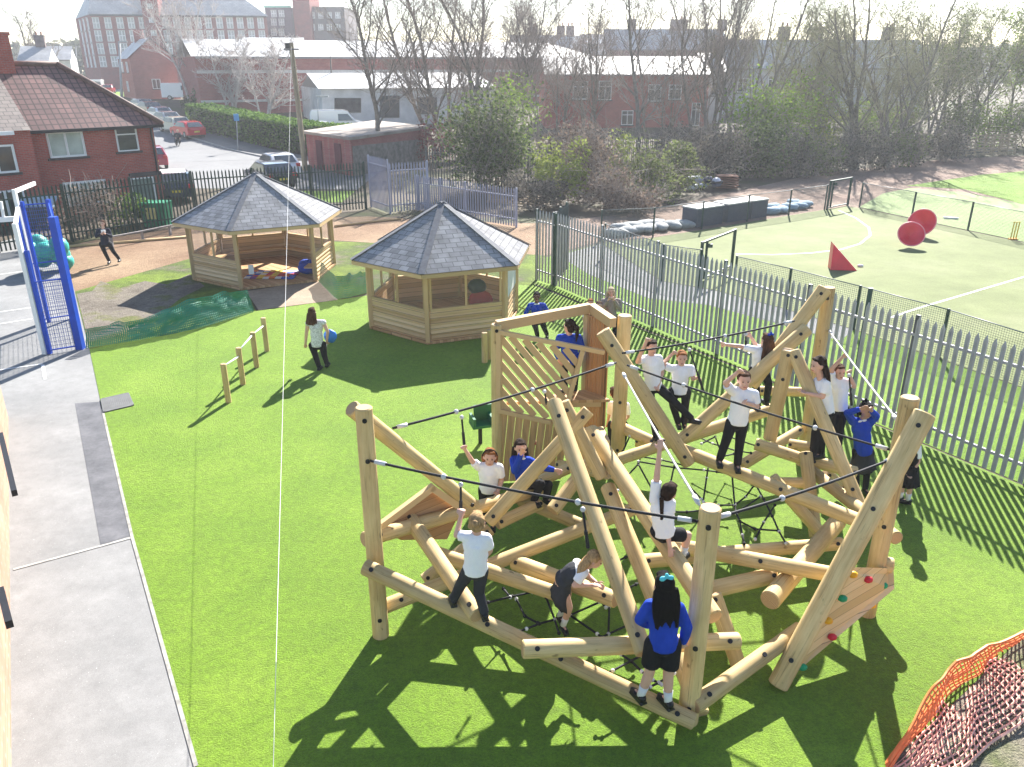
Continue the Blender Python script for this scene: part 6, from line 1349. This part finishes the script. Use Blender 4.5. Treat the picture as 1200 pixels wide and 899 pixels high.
        fs = [(i * n + k, i * n + (k + 1) % n, (i + 1) * n + (k + 1) % n, (i + 1) * n + k) for i in range(6) for k in range(n)]; fs.append(tuple(6 * n + k for k in range(n))); q.add(vs, fs); q.build('skirt', pin or bottom if legs == 'skirt' else CG, T, True)
    # shoes, socks
    for an, kn in (('fa', 'ka'), ('fb', 'kb')):
        q = MB(); M3 = Matrix((fd_.cross(U3), fd_, U3)).transposed(); q.ell(P[an] + fd_ * .045 * s - U3 * .03 * s, (.042 * s, .105 * s, .032 * s), M3, 14, 9); q.ell(P[an] - U3 * .012 * s - fd_ * .012 * s, (.042 * s, .052 * s, .042 * s), M3, 12, 8); q.box(tuple(P[an] + fd_ * .035 * s - U3 * .056 * s), (.075 * s, .19 * s, .018 * s), M3=M3)
        soft(q, 'shoe', SHOE, T, .009 * s, 3)
        if socks: MB().tube([P[an] - U3 * .0 * s, P[an].lerp(P[kn], .15), P[an].lerp(P[kn], .42)], [.037 * s, .036 * s, .043 * s], 12).build('sock', SOCK, T, True)
    # hair
    q = MB(); hq = lambda x, y, z: hc + hac * x * h + lk * y * h + hup2 * z * h
    cap = MB().ell(hq(0, -.026, .034), (.083 * h, .090 * h, .090 * h), RH, 20, 14)
    cap.v = [tuple(Vector(v) + (Vector(v) - hc).normalized() * .010 * h * mnoise.noise(Vector(v) * 28)) for v in cap.v]; q.add(cap.v, cap.f); q.ell(hq(0, -.045, -.025), (.07 * h, .055 * h, .06 * h), RH, 14, 10); q.ell(hq(0, .042, .092), (.058 * h, .03 * h, .020 * h), RH, 12, 8)
    rr = random.Random(len(label)); dnv = (mhp - msh).normalized().lerp(-U3, .5).normalized()
    if style in ('long', 'verylong'):
        L = {'long': .26, 'verylong': .34}[style]
        for i in range(11):
            x = -.075 + .15 * i / 10; b0 = hq(x, -.05 - .03 * math.cos(x * 20), -.0); b1 = b0 + dnv * .13 * h - lk * .03 * h + hac * x * .2 * h; b2 = b0 + dnv * L * rr.uniform(.85, 1.1) * h - lk * rr.uniform(.03, .06) * h + hac * (x * .5 + rr.uniform(-.02, .02)) * h
            q.tube([b0, b0.lerp(b1, .5), b1, b1.lerp(b2, .55), b2], [.03 * h, .034 * h, .032 * h, .026 * h, .008 * h], 8)
    elif style in ('pony', 'braid'):
        b0 = hq(0, -.10, .05 if style == 'pony' else -.01); pts = [b0, b0 - lk * .05 * h - U3 * .02 * h, b0 - lk * .055 * h + dnv * .13 * h, b0 - lk * .035 * h + dnv * .26 * h]
        if style == 'pony': q.tube(pts, [.025 * h, .036 * h, .03 * h, .008 * h], 10)
        else:
            for i in range(9): q.ell(pts[1].lerp(pts[3], i / 8), (.03 * h * (1 - .05 * i), .028 * h, .026 * h), RH, 8, 6)
    elif style == 'bun': q.ell(hq(0, -.10, .045), .045 * h, RH); q.ell(hq(.06, -.05, -.02), .03 * h, RH); q.ell(hq(-.06, -.05, -.02), .03 * h, RH)
    elif style == 'bob':
        for i in range(9): x = -.08 + .16 * i / 8; b0 = hq(x, -.03 - .04 * math.cos(x * 19), .02); q.tube([b0, b0 - hup2 * .07 * h, b0 - hup2 * .13 * h], [.03 * h, .032 * h, .015 * h], 8)
    ho = soft(q, 'hair', hair, T, .009 * h, 2)
    if extra == 'headband':
        m = MB(); m.tube([hc + RH @ Vector((.094 * h * math.cos(a), .01 * h, .03 * h + .094 * h * math.sin(a))) for a in [math.pi * k / 14 - .05 for k in range(15)]], .009 * h, 6); m.build('hair_band', CK, ho, True)
    if extra in ('bow', 'bluebow', 'darkbow'):
        m = MB(); c = hq(0, -.06, .11)
        for sg in (-1, 1): m.ell(c + hac * sg * .03 * h, (.032 * h, .018 * h, .024 * h), RH, 8, 6)
        m.ell(c + hup2 * .02 * h, (.018 * h, .016 * h, .03 * h), RH, 8, 6); m.build('hair_bow', {'bow': mat('cyan_bow', (.10, .55, .62), .6), 'bluebow': CB, 'darkbow': CK}[extra], ho, True)
    return T
CAMF = (0, -1, -.25)
person('boy in white polo leaning on a log with one leg stretched out', 11.95, dict(hd=(764, 407), sa=(754, 421), sb=(772, 420), ea=(747, 424, -.12), ha=(757, 401, -.2), eb=(776, 437, .05), hb=(771, 452, -.1), pa=(760, 454), pb=(771, 453), ka=(765, 487, .05), fa=(769, 513, .0), kb=(791, 472, -.15), fb=(811, 491, -.15)), (.25, -1, -.2), 1.12, hair=H_DB, curl=(1.1, .9), feet=(1, -.3, 0), look=(.3, -1, -.3))
person('ginger haired girl in white polo and black shorts holding the rope beside that boy', pz(797, 500, 1.15).y, dict(hd=(799, 420), sa=(786, 432), sb=(810, 432), ea=(776, 427, -.05), ha=(788, 415, -.12), eb=(812, 444, -.05), hb=(817, 443, -.14), pa=(788, 459), pb=(804, 459), ka=(789, 476, -.05), fa=(795, 496), kb=(803, 476), fb=(802, 497)), CAMF, 1.08, hair=H_GI, style='pony', legs='trousers', curl=(1.1, 1), look=(-.05, -1, -.25))
person('girl with long brown hair and a blue bow reaching left along the rope', pz(892, 480, 1.28).y, dict(hd=(898, 399), sa=(884, 410), sb=(901, 412), ea=(867, 406, .05), ha=(851, 404, .1), eb=(886, 405, .2), hb=(880, 395, .25), pa=(883, 434), pb=(895, 435), ka=(886, 454, -.03), fa=(888, 477, 0), kb=(901, 450, -.08), fb=(898, 470, .06)), (-.3, 1, 0), 1.1, hair=H_BR, style='verylong', curl=(1, 1), extra='bluebow', look=(-.5, 1, -.1))
person('boy standing on the long middle log with his fist raised above the rope', pz(853, 545, 1.18).y, dict(hd=(872, 446), sa=(858, 458), sb=(884, 462), ea=(850, 449, -.1), ha=(864, 437, -.18), eb=(887, 477, -.03), hb=(874, 472, -.2), pa=(858, 494), pb=(870, 495), ka=(851, 516, -.04), fa=(843, 539), kb=(867, 518), fb=(864, 545)), CAMF, 1.2, hair=H_BR, curl=(1.2, 1), feet=(-.1, -1, 0), look=(-.05, -1, -.2))
person('long haired girl in white polo seen from the side, holding a sloping log', pz(957, 535, 1.0).y, dict(hd=(959, 428), sa=(958, 447, .12), sb=(968, 449, -.08), ea=(952, 458, .1), ha=(941, 459, .0), eb=(964, 465, -.12), hb=(945, 461, -.1), pa=(963, 483, .05), pb=(970, 484, -.06), ka=(956, 507, .03), fa=(953, 531), kb=(963, 507, .0), fb=(962, 532)), (-1, -.25, 0), 1.2, hair=H_DB, style='verylong', curl=(.6, .6), feet=(-1, -.3, 0), look=(-1, -.2, -.15))
person('boy in white polo reaching up to a rope behind the long haired girl', pz(977, 522, .95).y + .3, dict(hd=(984, 436), sa=(974, 447), sb=(994, 448), ea=(975, 432, -.05), ha=(987, 419, -.1), eb=(1001, 453, -.06), hb=(995, 438, -.14), pa=(978, 478), pb=(989, 478), ka=(976, 500), fa=(974, 522), kb=(985, 500), fb=(983, 523)), CAMF, 1.1, hair=H_BR, curl=(1, 1), look=(.05, -1, -.2))
person('girl in royal blue jumper and grey skirt shading her eyes beside the fence', pz(1006, 576, .06).y, dict(hd=(1015, 481), sa=(999, 494), sb=(1019, 496), ea=(993, 484, -.12), ha=(1009, 479, -.2), eb=(1027, 488, -.12), hb=(1021, 481, -.2), pa=(1004, 529), pb=(1019, 530), ka=(1003, 552), fa=(1004, 571), kb=(1016, 553), fb=(1014, 573)), (.1, -1, -.1), 1.18, top=CB, sleeve='long', bottom=CK, legs='tights', sk=SK3, hair=H_BK, style='bob', curl=(.5, .5), look=(.3, -1, -.1), extra='darkbow')
person('child in dark pinafore and white socks standing behind the right-hand post', pz(1059, 587, .06).y, dict(hd=(1068, 504), sa=(1058, 521, .1), sb=(1075, 524, -.05), ea=(1056, 536, .12), ha=(1056, 550, .05), eb=(1076, 541, -.06), hb=(1069, 554, -.1), pa=(1061, 549, .05), pb=(1071, 550, -.05), ka=(1058, 566, .04), fa=(1055, 583, .04), kb=(1067, 567, -.03), fb=(1064, 586, -.03)), (-.8, .5, 0), 1.05, pin=CK, legs='skirt', bottom=CK, hair=H_DB, style='bob', socks=True, feet=(-.8, .3, 0))
person('child in white shirt crouching with back turned behind the tower post', 13.0, dict(hd=(720, 461), sa=(716, 474), sb=(734, 475), ea=(714, 487, .1), ha=(712, 497, .15), eb=(736, 488, .05), hb=(728, 498, .15), pa=(717, 498), pb=(731, 498), ka=(716, 512, .12), fa=(718, 530, 0), kb=(731, 513, .12), fb=(727, 530, 0)), (-.3, 1, 0), 1.05, hair=H_BR, style='short')
person('dark haired child in royal blue jumper walking on the lawn behind the tower', pz(636, 396, .05).y, dict(hd=(629, 348), sa=(621, 358), sb=(637, 358), ea=(616, 367), ha=(615, 376, -.05), eb=(642, 366), hb=(646, 373, -.05), pa=(625, 376), pb=(635, 376), ka=(628, 385, -.06), fa=(630, 394), kb=(638, 385, .05), fb=(641, 392, .15)), CAMF, None, top=CB, sleeve='long', sk=SK2, hair=H_BK, style='short', curl=(.4, .4))
person('girl with a dark ponytail in royal blue jumper standing inside the tower', 12.85, dict(hd=(667, 383), sa=(656, 396), sb=(678, 396), ea=(651, 410), ha=(655, 422, -.1), eb=(683, 410), hb=(679, 423, -.1), pa=(660, 424), pb=(675, 424), ka=(661, 440), fa=(662, 458), kb=(674, 440), fb=(673, 458)), (-.7, .7, 0), 1.15, top=CB, sleeve='long', hair=H_DB, style='pony')
person('blond woman in grey cardigan holding something to her face behind the tower', pz(718, 397, .06).y, dict(hd=(716, 342), sa=(707, 353), sb=(725, 353), ea=(705, 363, -.08), ha=(713, 351, -.22), eb=(727, 363, -.08), hb=(719, 351, -.22), pa=(711, 374), pb=(721, 374), ka=(711, 385), fa=(711, 396), kb=(721, 385), fb=(721, 396)), CAMF, 1.2, top=CCA, sleeve='long', hair=H_FA, style='long', curl=(.8, .8), hmul=.88)
person('child with a red shirt partly hidden behind the tower', pz(704, 402, .06).y, dict(hd=(702, 358), sa=(697, 369), sb=(711, 369), ea=(695, 378), ha=(696, 386), eb=(713, 378), hb=(712, 386), pa=(699, 384), pb=(708, 384), ka=(699, 392), fa=(699, 400), kb=(708, 392), fb=(708, 400)), CAMF, None, top=CRD, hair=H_BR)
person('ginger haired child just showing above the tower corner', pz(692, 402, .06).y + .5, dict(hd=(692, 355), sa=(686, 365), sb=(699, 365), ea=(684, 374), ha=(685, 382), eb=(701, 374), hb=(700, 382), pa=(688, 380), pb=(697, 380), ka=(688, 388), fa=(688, 396), kb=(697, 388), fb=(697, 396)), CAMF, None, top=CW, hair=H_GI)
person('girl with a dark hairband and white polo holding a hanging strap', 10.2, dict(hd=(574, 536), sa=(561, 547), sb=(585, 548), ea=(553, 540, -.03), ha=(545, 527, -.06), eb=(588, 563), hb=(584, 575, -.1), pa=(567, 574), pb=(579, 574), ka=(567, 593), fa=(567, 613), kb=(579, 593), fb=(578, 614)), CAMF, 1.12, hair=H_GI, style='bob', curl=(1.2, .5), extra='headband', look=(0, -1, -.35))
person('girl in royal blue jumper sitting on the logs with one hand over her face', pz(616, 572, .95).y, dict(hd=(610, 525), sa=(602, 539), sb=(620, 540), ea=(603, 552, -.12), ha=(611, 531, -.24), eb=(636, 548, -.06), hb=(651, 551, -.1), pa=(609, 569), pb=(622, 569), ka=(634, 567, -.34), fa=(626, 586, -.3), kb=(643, 568, -.25), fb=(640, 584, -.2)), (.35, -1, -.1), 1.08, top=CB, sleeve='long', hair=H_DB, style='long', curl=(.25, .6), feet=(.6, -.8, 0), look=(.2, -1, -.25))
person('blond child seen from behind in white T-shirt and grey trousers, holding a strap', pz(549, 714, 1.05).y, dict(hd=(559, 612), sa=(547, 629), sb=(570, 631), ea=(535, 627, .05), ha=(540, 606, .1), eb=(574, 645, .05), hb=(567, 655, .2), pa=(550, 668), pb=(564, 669), ka=(539, 687, .08), fa=(531, 703, .1), kb=(561, 694, .0), fb=(568, 719, -.06)), (.1, 1, 0), 1.08, bottom=CG, hair=H_BL, style='bun', curl=(1.1, .6), feet=(-.3, 1, 0))
person('fair haired girl in grey pinafore lying over a log with one leg hanging down', pz(662, 690, .88).y, dict(hd=(697, 656, -.05), sa=(676, 660, .12), sb=(684, 671, -.1), ea=(690, 676, .15), ha=(699, 683, .05), eb=(673, 686, -.16), hb=(694, 686, -.14), pa=(660, 677, .1), pb=(658, 684, .0), ka=(663, 704, .12), fa=(656, 722, .2), kb=(667, 712, -.05), fb=(660, 733, -.02)), (.75, -.25, -.7), 1.02, pin=CPN, legs='skirt', bottom=CPN, hair=H_BL, style='long', socks=True, curl=(.3, .3), feet=(.3, -.9, 0), look=(1, -.2, -.5))
person('girl with a dark braid seen from behind, sitting on a sloping log and reaching up', pz(777, 622, 1.58).y, dict(hd=(784, 577), sa=(767, 586), sb=(786, 590), ea=(770, 556, .03), ha=(773, 528, .06), eb=(781, 617, -.05), hb=(785, 642, -.12), pa=(770, 622), pb=(785, 626), ka=(784, 633, .25), fa=(794, 655, .2), kb=(806, 627, .1), fb=(800, 651, .06)), (.45, 1, 0), 1.1, bottom=CK, legs='shorts', hair=H_DB, style='braid', curl=(.15, .3), feet=(.6, .7, 0), socks=True, look=(.8, .9, .1))
person('girl with long black hair and a cyan bow standing on the lowest log', pz(767, 821, .50).y, dict(hd=(778, 686), sa=(762, 710), sb=(795, 713), ea=(750, 726, .05), ha=(760, 733, .22), eb=(805, 735, .03), hb=(800, 754, .1), pa=(766, 754), pb=(788, 755), ka=(761, 788, .02), fa=(751, 815, .05), kb=(783, 791, 0), fb=(783, 822, -.02)), (0, 1, 0), 1.22, top=CB, sleeve='long', bottom=CK, legs='shorts', hair=H_BK, style='verylong', curl=(.8, .6), feet=(-.2, -1, 0) if False else (-.5, 1, 0), extra='bow', socks=True, look=(-.15, 1, 0))
person('woman with brown hair walking away across the lawn in a pale sleeveless top', pz(378, 431, .06).y, dict(hd=(366, 366), sa=(361, 379), sb=(379, 378), ea=(359, 391), ha=(358, 403, .05), eb=(384, 389, -.02), hb=(383, 400, .08), pa=(366, 405), pb=(378, 404), ka=(370, 418, -.02), fa=(374, 430, -.02), kb=(380, 416, .05), fb=(383, 426, .16)), (.15, 1, 0), 1.18, top=CPT, sleeve='none', hair=H_BR, style='long', curl=(.4, .6), hmul=.9)
q = MB(); c = py(387, 394, pz(378, 431).y - .02); q.ell(c, (.16, .10, .17), seg=12, ring=9); q.v = [tuple(Vector(v) + Vector((0, 0, .03)) * mnoise.noise(Vector(v) * 9)) for v in q.v]
HB_ = thing('handbag', 'bright blue handbag hanging from the elbow of the woman on the lawn', 'bag', tuple(c)); q.build('pouch', mat('bright_blue_bag', (.02, .16, .55), .5, .3, 8), HB_, True); MB().tube([c + Vector((-.05, 0, .13)), py(385, 388, c.y + .03), c + Vector((.07, 0, .13))], .014, 6).build('strap', mat('bright_blue_bag', (.02, .16, .55)), HB_, True); MB().tube([c + Vector((-.1, -.02, -.1)), c + Vector((-.14, -.03, -.42))], .018, 6).build('tassel', mat('white_tassel', (.6, .62, .66), .8), HB_, True)
person('person in dark jacket standing on the bark with hands raised together', pz(134, 308, .06).y, dict(hd=(120, 262), sa=(115, 270), sb=(127, 270), ea=(113, 277, -.05), ha=(119, 274, -.3), eb=(130, 277, -.05), hb=(123, 274, -.3), pa=(119, 286), pb=(128, 286), ka=(123, 296), fa=(128, 306), kb=(133, 295, -.02), fb=(140, 304, .05)), (.15, -1, 0), 1.2, top=CNV, sleeve='long', hair=H_BR, style='bob', curl=(.9, .9), hmul=.9)
q = MB(); c = py(121, 271, pz(134, 308).y - .42); q.box(tuple(c), (.15, .03, .10)); tag(q.build('white_phone', WHT), 'white phone held up by the person in the dark jacket', 'phone')
cy = pg(208, 171).y
person('rider in dark clothes and pale helmet on the bicycle in the street', cy, dict(hd=(208, 153.5), sa=(206, 156.5), sb=(211, 156.5), ea=(205, 159, -.2), ha=(206, 161.5, -.4), eb=(212, 159, -.2), hb=(211, 161.5, -.4), pa=(207, 163), pb=(210, 163), ka=(206.5, 166, -.3), fa=(207, 170, -.1), kb=(211, 165, -.3), fb=(210.5, 168, -.1)), (.4, -1, 0), 1.2, top=CNV, sleeve='long', hair=H_FA, style='short', hmul=.9)

# turn the soft bodies and clothes into plain meshes
bpy.context.view_layer.update(); dg_ = bpy.context.evaluated_depsgraph_get(); done = []
for o in PEND: done.append((o, bpy.data.meshes.new_from_object(o.evaluated_get(dg_))))
for o, me in done:
    ms = list(o.data.materials); o.modifiers.clear(); o.data = me; me.name = o.name; me.materials.clear()
    for m in ms: me.materials.append(m)
    me.polygons.foreach_set('use_smooth', [True] * len(me.polygons))
